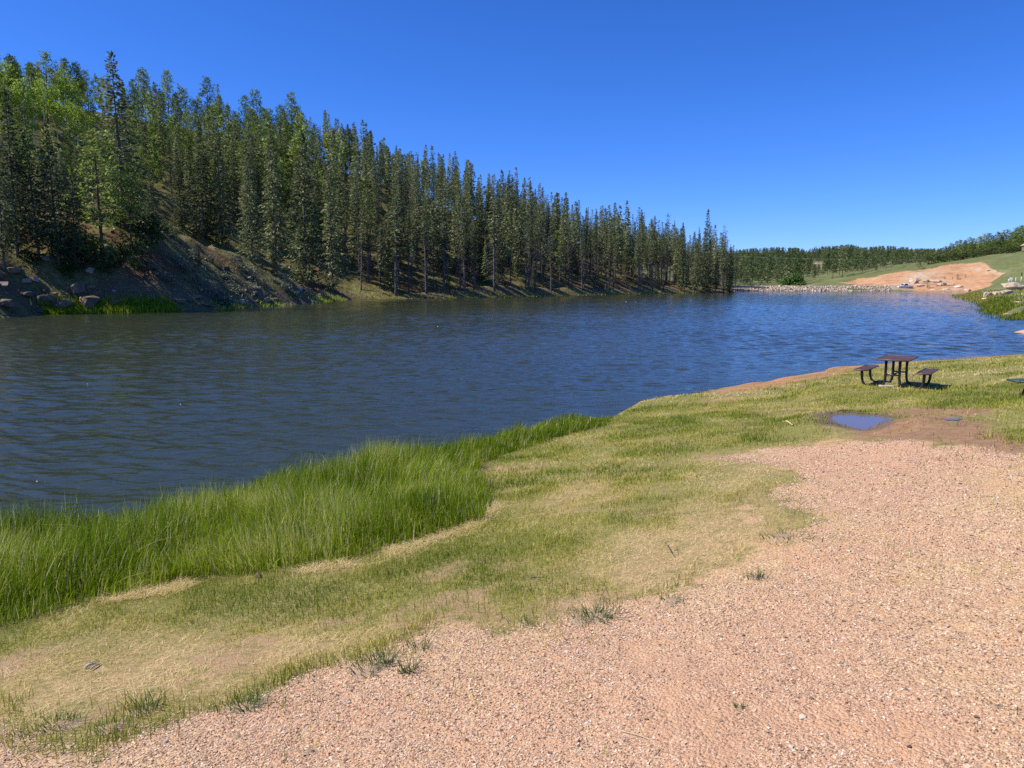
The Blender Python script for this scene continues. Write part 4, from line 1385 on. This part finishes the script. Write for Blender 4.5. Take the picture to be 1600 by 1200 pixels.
# low shrubs, saplings and sagebrush on the near part of the far bank
SHRUB = [leaf_ball(1.6, [1.1, .9, 1.3][k], .05, 400 + k, M_bush, .26, 26, 16, .5, 'shrub')[0] for k in range(3)]
SAGE = leafy('sagebrush leaves', [(0, (.09, .11, .07)), (.5, (.16, .18, .11)), (1, (.26, .27, .18))], .2, .4)
SAGEM = [leaf_ball(.9, [.8, .7][k], .0, 420 + k, SAGE, .2, 18, 16, .4, 'shrub')[0] for k in range(2)]


def shrub(x, y, z, s, me, label, group, name='shrub', cat='shrub'):
    o = link(name, me, None, (x, y, z)); o.scale = (s * random.uniform(.9, 1.25), s * random.uniform(.9, 1.25), s)
    o.rotation_euler = (0, 0, random.uniform(0, 6))
    return tag(o, label, cat, group)


ORD = 'first second third fourth fifth sixth seventh eighth ninth tenth eleventh twelfth thirteenth fourteenth fifteenth sixteenth seventeenth eighteenth nineteenth twentieth'.split()
ORD += ['twenty-' + w for w in ORD[:9]] + ['thirtieth'] + ['thirty-' + w for w in ORD[:9]] + ['fortieth'] + ['forty-' + w for w in ORD[:9]]
n = 0
for px, py in ((300, 402), (326, 408), (343, 420), (352, 436), (380, 424), (395, 436), (412, 444), (428, 440), (446, 452), (365, 458), (340, 470), (352, 476), (300, 440), (318, 455), (284, 420), (262, 440), (240, 420), (455, 462), (392, 452)):
    xx, yy, zz = base_hit(z_left, px, py)
    shrub(xx, yy, zz - .1, random.uniform(.8, 1.5), random.choice(SAGEM), f'grey-green sagebrush clump on the grassy spur, {ORD[n]} counting outward along the spur', 'sagebrush on the spur')
    n += 1
n = 0
for px, py in ((120, 372), (150, 392), (96, 392), (180, 400), (215, 392), (232, 374), (258, 366), (135, 410), (165, 425), (105, 430), (50, 410), (200, 418), (80, 378)):
    xx, yy, zz = base_hit(z_left, px, py)
    shrub(xx, yy, zz - .1, random.uniform(.8, 1.9), random.choice(SHRUB), f'dark leafy shrub in tree shade above the boulders, {ORD[n]} toward the spur', 'shaded shrubs over the boulders')
    n += 1

# ---- labels for the unnamed trees: by stand, height in the slope and rank from a landmark
stands = [(-999, 215, 'between the outermost boulders and tallest dark spruce'), (215, 330, 'between the tallest dark spruce and red gully'),
          (330, 480, 'between the red gully and broad shoreline spruce'), (480, 600, 'past the broad shoreline spruce'),
          (600, 700, 'well before the thin spire'), (700, 796, 'just before the thin spire'), (796, 862, 'between thin spire and twin spires'),
          (862, 975, 'between twin spires and spire-topped spruce'), (975, 1051, 'past the spire-topped spruce'), (1051, 1300, 'within the wooded tip')]
where = {'bank': "at the water's edge", 'slope': 'on the lower slope', 'high': 'high on the slope', 'ridge': 'on the skyline', 'aspen': 'in the bright aspen gap'}
bins = {}
for t_ in TREES:
    if t_['label']:
        continue
    p = project(t_['x'], t_['y'], t_['z'])[0]
    k = next(i for i, s in enumerate(stands) if s[0] <= p < s[1])
    bins.setdefault((k, t_['zone'], t_['kind']), []).append((p, t_))
for (k, zone, kind), rows in bins.items():
    rows.sort(key=lambda q: q[0])
    hs = np.median([r['h'] for _, r in rows])
    for sub in ('tall', 'short'):
        these = [r for _, r in rows if (r['h'] >= hs) == (sub == 'tall')]
        for i, r in enumerate(these):
            o_ = ORD[min(i, len(ORD) - 1)]
            adj = {'spruce': {'tall': 'tall spruce', 'short': 'shorter spruce'}, 'pine': {'tall': 'tall pine', 'short': 'shorter pine'}, 'aspen': {'tall': 'taller aspen', 'short': 'low aspen'}}[kind][sub]
            r['o']['label'] = f'{o_} {adj} {where[zone]}, {stands[k][2]}'

# ------------------------------------------------------------------ far hill behind the dam
cand = np.random.default_rng(8)
far = []
N = 5200
N = 9000; x = cand.uniform(85, 420, N); y = cand.uniform(322, 640, N)
z = z_far(x, y); px, py = project(x, y, z)
z = np.maximum(z, np.where(x > 116, z_right(x, y), -9)); px, py = project(x, y, z)
ok = (px > 1120) & (px < 1640)
ok &= (lake_d(x, y, right_shore) > 64) | (x < 124)
ok &= ~((px > 1440) & (y < 375))
PX, PY = np.array([0.]), np.array([0.])
FX = [1100, 1145, 1180, 1215, 1250, 1262, 1275, 1300, 1325, 1345, 1365, 1400, 1430, 1460, 1500, 1700]
FY = [394, 391, 387, 386, 387, 390, 384, 384, 381, 386, 384, 384, 388, 388, 381, 356]
for i in np.argsort(y + cand.uniform(0, 40, N)):
    if not ok[i] or ((PX - x[i]) ** 2 + (PY - y[i]) ** 2).min() < 17:
        continue
    h = float(np.clip(cand.normal(11.5, 2.2), 6, 17))
    lim = np.interp(px[i], FX, FY) + cand.random() ** 1.4 * 13
    if 1268 < px[i] < 1288 and y[i] < 452:
        lim = max(lim, 413)
    hm = top_h(x[i], y[i], z[i], lim)
    if hm < 4.5:
        continue
    far.append((x[i], y[i], z[i], min(h, hm), px[i], project(x[i], y[i], z[i] + min(h, hm))[1]))
    PX = np.append(PX, x[i]); PY = np.append(PY, y[i])
print('far pines', len(far))
# the hundred whose heads stand on the far skyline or along the front are objects; the rest read as one wood
far.sort(key=lambda f: (f[5] > np.interp(f[4], FX, FY) + 5, f[1]))
left_budget = max(40, 300 - counts['pine'] - 60)
solo, mass = far[:left_budget], far[left_budget:]
segs = [(0, 1190, 'beyond the wooded tip'), (1190, 1235, 'over the round green bush'), (1235, 1262, 'short of the granite outcrop'), (1262, 1300, 'around the granite outcrop'), (1300, 1345, 'past the granite outcrop'), (1345, 1400, 'over the clay cut'), (1400, 1460, 'by the wire pole'), (1460, 1999, 'behind the ridge pines')]
cnt = {}
for (xx, yy, zz, h, p, ty) in sorted(solo, key=lambda f: f[4]):
    k = next(i for i, s in enumerate(segs) if s[0] <= p < s[1])
    hi = ty < np.interp(p, FX, FY) + 5
    c_ = cnt[(k, hi)] = cnt.get((k, hi), -1) + 1
    w = 'on the far skyline' if hi else 'low on the far hill behind the dam'
    pr = FPINES[int(cand.integers(5))]
    plant('pine', pr, xx, yy, zz, h, cand.uniform(.75, 1.05), f'{ORD[min(c_, len(ORD) - 1)]} small distant pine {w}, {segs[k][2]}', 'distant pines behind the dam')
it = []
for (xx, yy, zz, h, p, ty) in mass:
    f_ = FPINES[int(cand.integers(5))]
    it.append((f_[1], f_[2], xx, yy, zz, h, cand.uniform(.75, 1.05)))
merged('pine_forest', it, M_fpine)

# ridge pines on the grassy hill
rp = [(1448, 399, 389), (1458, 401, 390), (1468, 398, 384), (1476, 399, 379), (1484, 398, 376), (1490, 396, 374), (1497, 397, 375), (1504, 396, 370), (1511, 397, 372), (1519, 394, 369), (1527, 393, 365), (1533, 392, 364), (1540, 393, 368), (1546, 392, 362), (1552, 391, 366), (1557, 391, 364), (1562, 390, 358), (1568, 391, 362), (1573, 390, 356), (1579, 388, 347), (1585, 390, 352), (1590, 388, 350), (1596, 386, 343), (1602, 386, 346), (1608, 386, 344), (1616, 386, 348), (1470, 402, 390), (1510, 400, 382), (1530, 399, 378), (1550, 398, 377), (1565, 396, 372), (1583, 396, 366), (1600, 394, 362), (1440, 402, 392), (1494, 400, 384), (1538, 398, 376), (1575, 395, 366)]
rp.sort()
for i, (px, by_, ty) in enumerate(rp):
    D = cand.uniform(338, 372)
    xx = (px - 800) / FPX * D; yy = D
    zz = float(z_right(np.array([xx]), np.array([yy]))[0])
    h = top_h(xx, yy, zz, ty)
    if h < 4: continue
    h = min(h, 19)
    lab = f'{ORD[i] if i < 20 else ORD[i - 20]} dark pine {"along the grassy hill crest, counting from the wire pole" if i < 20 else "of the high end of the crest, toward the brown shed"}'
    plant('pine', PINES[i % 6], xx, yy, zz - .2, h, cand.uniform(1.0, 1.35), lab, 'pines along the grassy crest')
# bright scrub under them
for i, (px, py) in enumerate(((1448, 405), (1462, 404), (1474, 404), (1486, 403), (1496, 403), (1508, 402), (1518, 401), (1530, 400), (1542, 399), (1554, 398), (1566, 397), (1578, 396))):
    D = cand.uniform(326, 336); xx = (px - 800) / FPX * D; yy = D
    zz = float(z_right(np.array([xx]), np.array([yy]))[0])
    o = shrub(xx, yy, zz - .2, cand.uniform(1.6, 2.3), SHRUB[i % 3], f'bright green scrub bush under the crest pines, {ORD[i]} from the wire pole', 'scrub under the crest pines')
# young conifers and rocks on the clay cut
for px, py, hp, lab in ((1449.5, 447.5, 13, 'largest dark young conifer on the clay cut, just past the white truck'), (1476, 432, 6, 'small upright conifer halfway up the clay cut'), (1496, 434.5, 9, 'bushy double-topped conifer halfway up the clay cut'), (1488.5, 433.5, 4, 'tiny brown conifer between two bigger ones on the clay'), (1508.5, 432, 5, 'small round conifer on the clay nearest the grass'), (1464, 446, 4, 'tiny seedling among boulders at the clay foot')):
    c = march(z_right, px, py, 100, 520, 4000); zz = float(z_right_pts(c[:1], c[1:])[0])
    plant('pine', FPINES[2], c[0], c[1], zz - .1, hp / FPX * c[1], 1.5, lab, 'young conifers on the clay cut')
c = march(z_right, 1436, 419.5, 100, 520, 4000)
plant('pine', FPINES[0], c[0], c[1], float(z_right_pts(c[:1], c[1:])[0]) - .3, 13 / FPX * c[1], 1.7, 'round dark juniper alone on the upper rim of the clay cut', 'young conifers on the clay cut')
xx, yy = (1238 - 800) / FPX * 300, 300
shrub(xx, yy, .2, 3.9, leaf_ball(1.3, 1.15, .02, 480, leafy('bright bush leaves', [(0, (.04, .085, .015)), (.5, (.075, .145, .025)), (1, (.12, .21, .04))], .35, 0), .2, 60, 26, .38, 'round_bush')[0], 'large round bright green bush rising behind the dam', None, 'round_bush', 'bush')

# ------------------------------------------------------------------ boulders
M_sand = simple('sandstone', (.42, .30, .20), (.66, .52, .39), .9, .9, .2, .7, 2.2, .12)
M_pink = simple('pink granite', (.40, .27, .20), (.62, .47, .37), 1.1, .9, .2, .7, 2.6, .12)
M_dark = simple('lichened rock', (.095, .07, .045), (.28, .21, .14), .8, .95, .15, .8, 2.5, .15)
BOUL = [rock_mesh('boulder', m_, 500 + k, 3, [.55, .42, .7, .5, .6, .38][k], .3, .6) for k in range(6) for m_ in (M_sand,)]
BOULP = [rock_mesh('boulder', M_pink, 520 + k, 3, [.5, .4, .65][k], .3, .6) for k in range(3)]
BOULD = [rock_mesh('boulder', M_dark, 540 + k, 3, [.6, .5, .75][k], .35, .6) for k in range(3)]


def boulder(zf, px, py, wpx, me, label, group, sink=.1, tall=1.0, rz=0.0, t0=50):
    c = march(zf, px, py, t0, 520, 4000)
    zf2 = z_right_pts if zf is z_right else zf
    z = float(zf2(c[:1], c[1:])[0])
    r = wpx / FPX * c[1] / 2
    o = link('boulder', me, None, (c[0], c[1], z + r * (.3 - sink)))
    o.scale = (r, r * .8, r * tall); o.rotation_euler = (0, 0, rz)
    return tag(o, label, 'boulder', group)


G1 = 'boulders on the grassy bank'
boulder(z_right, 1581, 453.5, 33, BOUL[0], 'largest flat-topped boulder below the white posts', G1, -.1, .8)
boulder(z_right, 1571, 460, 22, BOULP[1], 'slab wedged under the largest flat-topped boulder', G1, .0, 1.0, .3)
boulder(z_right, 1599, 453, 16, BOUL[2], 'boulder beside the largest one, touching it under the white posts', G1, -.1)
boulder(z_right, 1557, 461, 14, BOULP[0], 'rounded pink boulder between the slab and the tilted stones', G1, .0, 1.2)
boulder(z_right, 1543, 463, 17, BOULP[2], 'tilted pink boulder closest to the lake shallows', G1, .0, .9, .5)
boulder(z_right, 1540, 468, 11, BOUL[5], 'low pale slab at the reedy water edge', G1, .1, .9)
boulder(z_right, 1590, 474, 12, BOUL[1], 'small flat stone in the green bank below the boulders', G1, .1)
boulder(z_right, 1572, 492, 9, BOULP[1], 'small reddish stone in the reeds near the sandy spit', G1, .1)
G2 = 'boulders at the foot of the clay cut'
for i, (px, py, w, lab) in enumerate(((1431, 435, 20, 'pale sandstone ledge highest above the white truck'), (1447, 438, 14, 'pale ledge just above the largest young conifer'), (1428, 441, 18, 'broad block directly over the truck bed'), (1462, 437, 18, 'cream ledge between two small conifers'), (1438, 445, 14, 'rubbly block behind the truck tailgate'), (1472, 443, 18, 'long pink ledge in the middle of the clay foot'), (1485, 441, 16, 'grey-shadowed ledge under the bushy conifer'), (1497, 446, 16, 'pale block with dark undercut near the clay edge'), (1458, 450, 14, 'low block beside the largest young conifer'), (1480, 450, 14, 'low pinkish block near the lake edge of the clay'), (1497, 453, 10, 'whitish squared block at the waterline of the clay'), (1512, 449, 12, 'lone block on smooth clay'), (1420, 447, 9, 'small block against the truck cab'), (1546, 421, 9, 'dark undercut ledge high on the clay near the grass'))):
    boulder(z_right, px, py, w, (BOUL + BOULP)[(i * 4) % 9], lab, G2, .15, .8, i * .7, 100)
G3 = 'boulders on the shaded bank'
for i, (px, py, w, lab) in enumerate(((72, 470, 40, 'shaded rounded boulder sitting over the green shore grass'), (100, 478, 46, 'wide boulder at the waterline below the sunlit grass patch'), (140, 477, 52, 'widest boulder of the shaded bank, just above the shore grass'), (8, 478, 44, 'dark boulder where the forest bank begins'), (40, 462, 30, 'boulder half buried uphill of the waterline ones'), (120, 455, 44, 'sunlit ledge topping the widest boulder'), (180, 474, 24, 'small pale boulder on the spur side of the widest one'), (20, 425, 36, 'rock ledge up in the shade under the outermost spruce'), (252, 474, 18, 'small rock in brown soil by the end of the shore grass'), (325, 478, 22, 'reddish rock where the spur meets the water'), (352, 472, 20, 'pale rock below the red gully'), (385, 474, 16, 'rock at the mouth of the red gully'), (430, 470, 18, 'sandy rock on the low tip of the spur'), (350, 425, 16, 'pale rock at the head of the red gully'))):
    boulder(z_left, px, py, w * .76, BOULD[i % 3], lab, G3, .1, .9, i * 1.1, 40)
# granite outcrops on the far hill
for px, py, w, h, lab in ((1276, 414, 24, 12, 'pale granite outcrop showing through the distant pines'), (1290, 422, 14, 10, 'lower granite outcrop below the paler one in the distant pines'), (1311, 399, 8, 9, 'small granite knob near the distant skyline')):
    D = 452.0; xx = (px - 800) / FPX * D
    zz = CAMH + (440 - py) / FPX * D
    o = link('granite_outcrop', rock_mesh('granite_outcrop', M_pink, int(px), 3, 1, .4, .8), None, (xx, D, zz - h / FPX * D * .3))
    r = w / FPX * D / 2; o.scale = (r, r, h / FPX * D * .75)
    tag(o, lab, 'outcrop')

# ------------------------------------------------------------------ posts and poles
M_paint = simple('white paint', (.74, .73, .70), (.80, .79, .76), 5, .5, .4)
M_dkpaint = simple('dark green metal', (.03, .045, .035), (.05, .06, .05), 5, .5, .4)
M_pole = simple('grey weathered pole', (.34, .31, .27), (.46, .43, .38), 4, .9, .2)
for i, (px, lab) in enumerate(((1576.0, 'short white post leaning close to another, first above the largest boulder'), (1578.2, 'short white post, second above the largest flat-topped boulder'), (1581, 'short white post, third above the largest flat-topped boulder'), (1587, 'short white post, fourth above the largest boulder, standing apart'), (1595.5, 'tall white post carrying a dark marker plate'))):
    c = march(z_right, px, 441.0, 100, 400, 3000); xx, D = float(c[0]), float(c[1]); zz = float(z_right_pts(c[:1], c[1:])[0])
    o = tag(empty('white_post', (xx, D, zz)), lab, 'post', 'white posts above the boulders')
    h = top_h(xx, D, zz, 432.4 if i == 4 else 433.8 + (i == 0) * 2)
    link('shaft', MB().tube([(0, 0, -.3), (0, 0, h * .96), (0, 0, h)], [.0006 * D, .0006 * D, .0005 * D], 10).mesh('shaft', M_paint, smooth_=True), o)
    if i == 4:
        m_ = MB().box((0, 0, h + D * .0032), (D * .0014, .03, D * .0040)); m_.tube([(0, .04, h - .3), (0, .04, h + D * .005)], .03, 6)
        link('marker_plate', m_.mesh('marker_plate', M_dkpaint), o)
# power line
M_cable = simple('cable', (.42, .40, .36), (.5, .48, .44), 2, .6, .4)
P0 = np.array([92.0, 345.0, 0]); P0[2] = CAMH + (440 - 400.0) / FPX * P0[1]
P1 = np.array([(1442 - 800) / FPX * 335, 335.0, 0]); P1[2] = CAMH + (440 - 406.5) / FPX * P1[1]
P2 = np.array([(1528.5 - 800) / FPX * 352, 352.0, 0]); P2[2] = CAMH + (440 - 369.0) / FPX * P2[1]
for P, lab in ((P0, 'wooden utility pole behind the wooded tip'), (P1, 'wooden utility pole on the crest where the wire lands'), (P2, 'pale utility pole rising among the crest pines')):
    gz = max(float(z_far(P[:1], P[1:2])[0]), float(z_right(P[:1], P[1:2])[0]) if P[0] > 118 else -9)
    o = tag(empty('utility_pole', (P[0], P[1], gz)), lab, 'utility pole', 'poles of the power line')
    H = P[2] - gz
    link('shaft', MB().tube([(0, 0, -.5), (0, 0, H * .5), (0, 0, H + .5)], [.17, .15, .11], 8).mesh('shaft', M_pole, smooth_=True), o)
    link('crossarm', MB().box((0, 0, H), (.1, 1.3, .1)).mesh('crossarm', M_pole), o)
for A_, B_, lab in ((P0, P1, 'long sagging power wire strung across the distant pines'), (P1, P2, 'short upper span of power wire rising to the pale pole')):
    s = np.linspace(0, 1, 24)
    pts = A_ + (B_ - A_) * s[:, None]; pts[:, 2] -= 4 * s * (1 - s) * (.7 if A_ is P0 else .3)
    c = A_.copy()
    tag(link('power_wire', MB().tube(pts - c, .035, 5).mesh('power_wire', M_cable, smooth_=True), None, tuple(c)), lab, 'wire')

# ------------------------------------------------------------------ shed
M_wall = simple('brown board wall', (.17, .13, .10), (.26, .20, .15), 2, .9, .2)
M_roof = simple('tan roof', (.36, .29, .21), (.46, .38, .29), 1.5, .85, .2)
M_hole = simple('dark interior', (.015, .013, .012), (.03, .025, .02), 2, .9, .1)
D = 322.0; xx = (1596 - 800) / FPX * D + 2.6; zz = float(z_right(np.array([xx]), np.array([D]))[0])
zz_line = CAMH + (440 - 392.5) / FPX * D
o = tag(empty('brown_shed', (xx, D, min(zz, zz_line) - .2), -.25), 'brown open-fronted shed with a tan roof on the crest', 'shed')
W, Dp, Hh = 8.0, 5.0, 2.3
m_ = MB().box((0, Dp / 2, Hh / 2), (W, .15, Hh)).box((-W / 2, 0, Hh / 2), (.15, Dp - .16, Hh)).box((W / 2, 0, Hh / 2), (.15, Dp - .16, Hh)).box((0, -Dp / 2, .5), (W, .15, 1.0))
m_.box((0, 0, .05), (W - .2, Dp - .2, .1))
link('wall', m_.mesh('wall', M_wall), o)
for k in (-1.3, 1.3):
    link('post', MB().box((k, -Dp / 2, 1.65), (.16, .16, 1.28)).mesh('post', M_wall), o)
m_ = MB().prism([(-W / 2 - .5, Hh - .05), (-1.2, Hh + 1.75), (1.2, Hh + 1.75), (W / 2 + .5, Hh - .05), (W / 2 + .5, Hh + .1), (1.25, Hh + 1.93), (-1.25, Hh + 1.93), (-W / 2 - .5, Hh + .1)], -Dp / 2 - .5, Dp / 2 + .5)
link('roof', m_.mesh('roof', M_roof), o)

# ------------------------------------------------------------------ white pickup on the shore road
M_body = simple('white car paint', (.78, .79, .80), (.80, .81, .82), 3, .25, .5)
M_glass = simple('dark car glass', (.02, .025, .03), (.03, .035, .04), 3, .08, .5)
M_tyre = simple('tyre rubber', (.02, .02, .02), (.035, .035, .035), 5, .85, .2)
M_rim = simple('wheel metal', (.45, .45, .46), (.55, .55, .56), 5, .35, .5)
M_lamp = simple('red lamp glass', (.35, .02, .015), (.4, .03, .02), 5, .2, .5)
M_lampc = simple('clear lamp glass', (.7, .7, .68), (.75, .75, .72), 5, .15, .5)
D = 270.5; xx = (1408.5 - 800) / FPX * D; zz = float(z_right_pts(np.array([xx]), np.array([D]))[0])
zz = max(zz, CAMH - 11.2 / FPX * D)
tr = tag(empty('pickup_truck', (xx, D, zz), .08), 'white pickup truck parked between the dam and the clay cut', 'truck')
# side profile, nose toward -x
prof = [(-2.62, .45), (-2.66, .70), (-2.60, .95), (-1.55, 1.08), (-1.05, 1.10), (.78, 1.12), (2.60, 1.14), (2.66, .62), (2.5, .48)]
link('body', MB().prism(prof, -.93, .93).mesh('body', M_body, .05), tr)
cab = [(-1.12, 1.08), (-.42, 1.78), (-.2, 1.84), (.62, 1.82), (.80, 1.72), (.86, 1.10)]
link('cab', MB().prism(cab, -.80, .80).mesh('cab', M_body, .05), tr)
for s in (-1, 1):
    for pts in ([(-.86, 1.16), (-.38, 1.66), (-.12, 1.70), (-.12, 1.16)], [(-.02, 1.16), (-.02, 1.70), (.56, 1.68), (.66, 1.60), (.70, 1.16)]):
        link('window', MB().prism(pts, s * .80 - .008 + s * .006, s * .80 + .008 + s * .006).mesh('window', M_glass), tr)
    for wx in (-1.68, 1.55):
        wh = link('wheel', MB().tube([(0, -.12, 0), (0, -.10, 0), (0, .10, 0), (0, .12, 0)], [.33, .38, .38, .33], 20).mesh('wheel', M_tyre, smooth_=False), tr, (wx, s * .84, .38))
        link('rim', MB().tube([(0, -.005, 0), (0, .005, 0)], .20, 14).mesh('rim', M_rim), wh, (0, s * .125, 0))
    link('headlight', MB().box((-2.645, s * .70, .84), (.06, .34, .18)).mesh('headlight', M_lampc), tr)
    link('tail_light', MB().box((2.645, s * .80, .92), (.06, .16, .32)).mesh('tail_light', M_lamp), tr)
link('windshield', MB().add([(-1.03, -.7, 1.19), (-1.03, .7, 1.19), (-.50, .66, 1.72), (-.50, -.66, 1.72), (-1.06, -.7, 1.19), (-1.06, .7, 1.19), (-.53, .66, 1.72), (-.53, -.66, 1.72)], [(0, 1, 2, 3), (7, 6, 5, 4), (0, 4, 5, 1), (1, 5, 6, 2), (2, 6, 7, 3), (3, 7, 4, 0)]).mesh('windshield', M_glass), tr)
link('bumper', MB().box((-2.70, 0, .52), (.14, 1.8, .2)).mesh('bumper', M_rim, .02), tr)
link('bumper', MB().box((2.72, 0, .55), (.14, 1.8, .18)).mesh('bumper', M_rim, .02), tr)
link('bed_liner', MB().box((1.72, 0, 1.15), (1.6, 1.55, .02)).mesh('bed_liner', M_tyre), tr)

# ------------------------------------------------------------------ picnic tables
M_slat = NT('brown perforated steel')
vo = M_slat.n('TexVoronoi'); vo.inputs['Scale'].default_value = 30; vo.inputs['Randomness'].default_value = 0
M_slat.l(M_slat.obj(), vo.inputs['Vector'])
holes = M_slat.step(vo.outputs['Distance'], .30, .36)
M_brown = M_slat.done(M_slat.mix(holes, (.03, .02, .02), M_slat.ramp(M_slat.noise(3, 4), [(.3, (.075, .036, .024)), (.7, (.12, .062, .042))])), .6, None, .3)
M_edge = simple('brown rim', (.10, .055, .038), (.15, .085, .06), 6, .45, .4)
M_leg = simple('black steel', (.012, .012, .013), (.028, .026, .026), 8, .4, .5)
M_green = simple('green steel', (.03, .05, .04), (.05, .075, .06), 8, .6, .3)
M_gedge = simple('green rim', (.035, .055, .045), (.055, .08, .065), 8, .5, .4)
M_pad = simple('concrete', (.42, .37, .31), (.56, .50, .43), 6, .9, .2, .5, 20, .01)


def table(x, y, rz, slat, rim, label, ln=1.36):
    z = float(z_near(np.array([x]), np.array([y]))[0])
    T = tag(empty('picnic_table', (x, y, z), rz), label, 'picnic table', 'picnic tables by the lake')
    def gz(u, v):                                                # ground below a foot, in the table's own frame
        wx, wy = x + u * math.cos(rz) - v * math.sin(rz), y + u * math.sin(rz) + v * math.cos(rz)
        return float(z_near(np.array([wx]), np.array([wy]))[0]) - z
    def slab(name, cx, w, zt):
        o = link(name, MB().box((cx, 0, zt - .02), (w - .05, ln - .05, .022)).mesh(name, slat), T)
        r = .02
        m_ = MB()
        for a, b in (((-w / 2, -ln / 2), (w / 2, -ln / 2)), ((w / 2, -ln / 2), (w / 2, ln / 2)), ((w / 2, ln / 2), (-w / 2, ln / 2)), ((-w / 2, ln / 2), (-w / 2, -ln / 2))):
            m_.tube([(cx + a[0], a[1], zt - .02), (cx + b[0], b[1], zt - .02)], r, 8)
        link('rim', m_.mesh('rim', rim, smooth_=True), o)
        return o
    slab('table_top', 0, .78, .76)
    for s in (-1, 1):
        slab('seat', s * .73, .30, .45)
        for e in (-1, 1):
            yy = e * ln * .34
            # table leg, sweeping outward at the foot
            g0 = gz(s * .30, yy)
            pts = [(s * .165, yy, .735), (s * .165, yy, .45), (s * .168, yy, .24), (s * .182, yy, .12), (s * .22, yy, .04 + g0), (s * .29, yy, .0 + g0)]
            link('leg', MB().tube(pts, [.034] * 6, 8).mesh('leg', M_leg, smooth_=True), T)
            g1 = gz(s * .6, yy)
            pts = [(s * .74, yy, .43), (s * .737, yy, .30), (s * .728, yy, .18), (s * .70, yy, .08), (s * .64, yy, .02 + g1), (s * .54, yy, .008 + g1)]
            link('leg', MB().tube(pts, [.036, .036, .034, .032, .026, .02], 8).mesh('leg', M_leg, smooth_=True), T)
            link('bracket', MB().box((s * .155, yy, .722), (.09, .30, .02)).mesh('bracket', M_leg), T)
            link('bracket', MB().box((s * .74, yy, .422), (.20, .07, .02)).mesh('bracket', M_leg), T)
    for e in (-1, 1):
        link('brace', MB().tube([(-.165, e * ln * .34, .33), (.165, e * ln * .34, .33)], .02, 8).mesh('brace', M_leg, smooth_=True), T)
    link('stretcher', MB().tube([(0, -ln * .34, .33), (0, ln * .34, .33)], .02, 8).mesh('stretcher', M_leg, smooth_=True), T)
    T.scale = (.84, .84, .82)
    return T


table(TABLE[0], TABLE[1], -math.radians(37), M_brown, M_edge, 'brown picnic table with attached benches on black curved legs by the shore')
c = near_hit(1385, 604.5); z = float(z_near(*c[:, None])[0])
tag(link('concrete_pad', MB().box((0, 0, 0), (.26, .2, .06)).mesh('concrete_pad', M_pad, .012), None, (c[0], c[1], z + .01)), 'small pale concrete pad under the table foot nearest the puddle', 'concrete pad')
# the end of a green bench, coming in from beyond the frame
gc = near_hit(1598, 618)
z = float(z_near(*gc[:, None])[0])
B = tag(empty('steel_bench', (gc[0] + .55, gc[1], z), math.radians(4)), 'green steel bench with a black curved leg, only one end of it showing', 'bench')
se = link('seat', MB().box((.1, 0, .26), (1.7, .30, .022)).mesh('seat', M_green), B)
m_ = MB()
for p, q in (((-.76, -.16), (.96, -.16)), ((.96, -.16), (.96, .16)), ((.96, .16), (-.76, .16)), ((-.76, .16), (-.76, -.16))):
    m_.tube([(p[0], p[1], .26), (q[0], q[1], .26)], .02, 8)
link('rim', m_.mesh('rim', M_gedge, smooth_=True), se)
for k in (-.50, .70):
    link('leg', MB().tube([(k, .02, .25), (k, .02, .16), (k - .03, .02, .08), (k - .07, .02, -.03)], [.036, .036, .034, .03], 8).mesh('leg', M_leg, smooth_=True), B)
    link('bracket', MB().box((k, 0, .242), (.09, .26, .02)).mesh('bracket', M_leg), B)
link('stretcher', MB().tube([(-.50, .02, .12), (.70, .02, .12)], .018, 8).mesh('stretcher', M_leg, smooth_=True), B)

# ------------------------------------------------------------------ daylight
EL, AZ = math.radians(48), math.radians(-94)                 # sun to the left, a little behind the camera
w = bpy.data.worlds.new('World'); SC.world = w
w.use_nodes = True
nt = w.node_tree
bg = nt.nodes['Background']
sk = nt.nodes.new('ShaderNodeTexSky')
sk.sky_type = 'NISHITA'; sk.sun_disc = False
sk.sun_elevation = EL; sk.sun_rotation = AZ
sk.altitude = 2600; sk.air_density = 1.0; sk.dust_density = .0; sk.ozone_density = 7
# the camera's response to clear mountain air: each channel's own contrast and gain
sx = nt.nodes.new('ShaderNodeSeparateColor'); cx = nt.nodes.new('ShaderNodeCombineColor')
nt.links.new(sk.outputs[0], sx.inputs[0])
for k, (pw, gain) in enumerate(((1.38, .315), (1.09, .585), (1.0, 1.12))):
    p_ = nt.nodes.new('ShaderNodeMath'); p_.operation = 'POWER'; p_.inputs[1].default_value = pw
    m_ = nt.nodes.new('ShaderNodeMath'); m_.operation = 'MULTIPLY'; m_.inputs[1].default_value = gain
    nt.links.new(sx.outputs[k], p_.inputs[0]); nt.links.new(p_.outputs[0], m_.inputs[0]); nt.links.new(m_.outputs[0], cx.inputs[k])
nt.links.new(cx.outputs[0], bg.inputs['Color'])
bg.inputs['Strength'].default_value = .125
sun = bpy.data.lights.new('sun', 'SUN')
sun.energy = 4.8; sun.angle = math.radians(.53); sun.color = (1, .955, .88)
so = bpy.data.objects.new('sun', sun); COL.objects.link(so)
dv = Vector((math.sin(AZ) * math.cos(EL), math.cos(AZ) * math.cos(EL), math.sin(EL)))
so.rotation_euler = dv.to_track_quat('Z', 'Y').to_euler()
so.location = dv * 100

SC.view_settings.view_transform = 'Standard'
SC.view_settings.look = 'None'
SC.view_settings.exposure = 0.42
SC.view_settings.gamma = 1
SC.render.engine = 'CYCLES'
SC.cycles.max_bounces = 6
SC.cycles.transparent_max_bounces = 4
SC.cycles.use_denoising = False
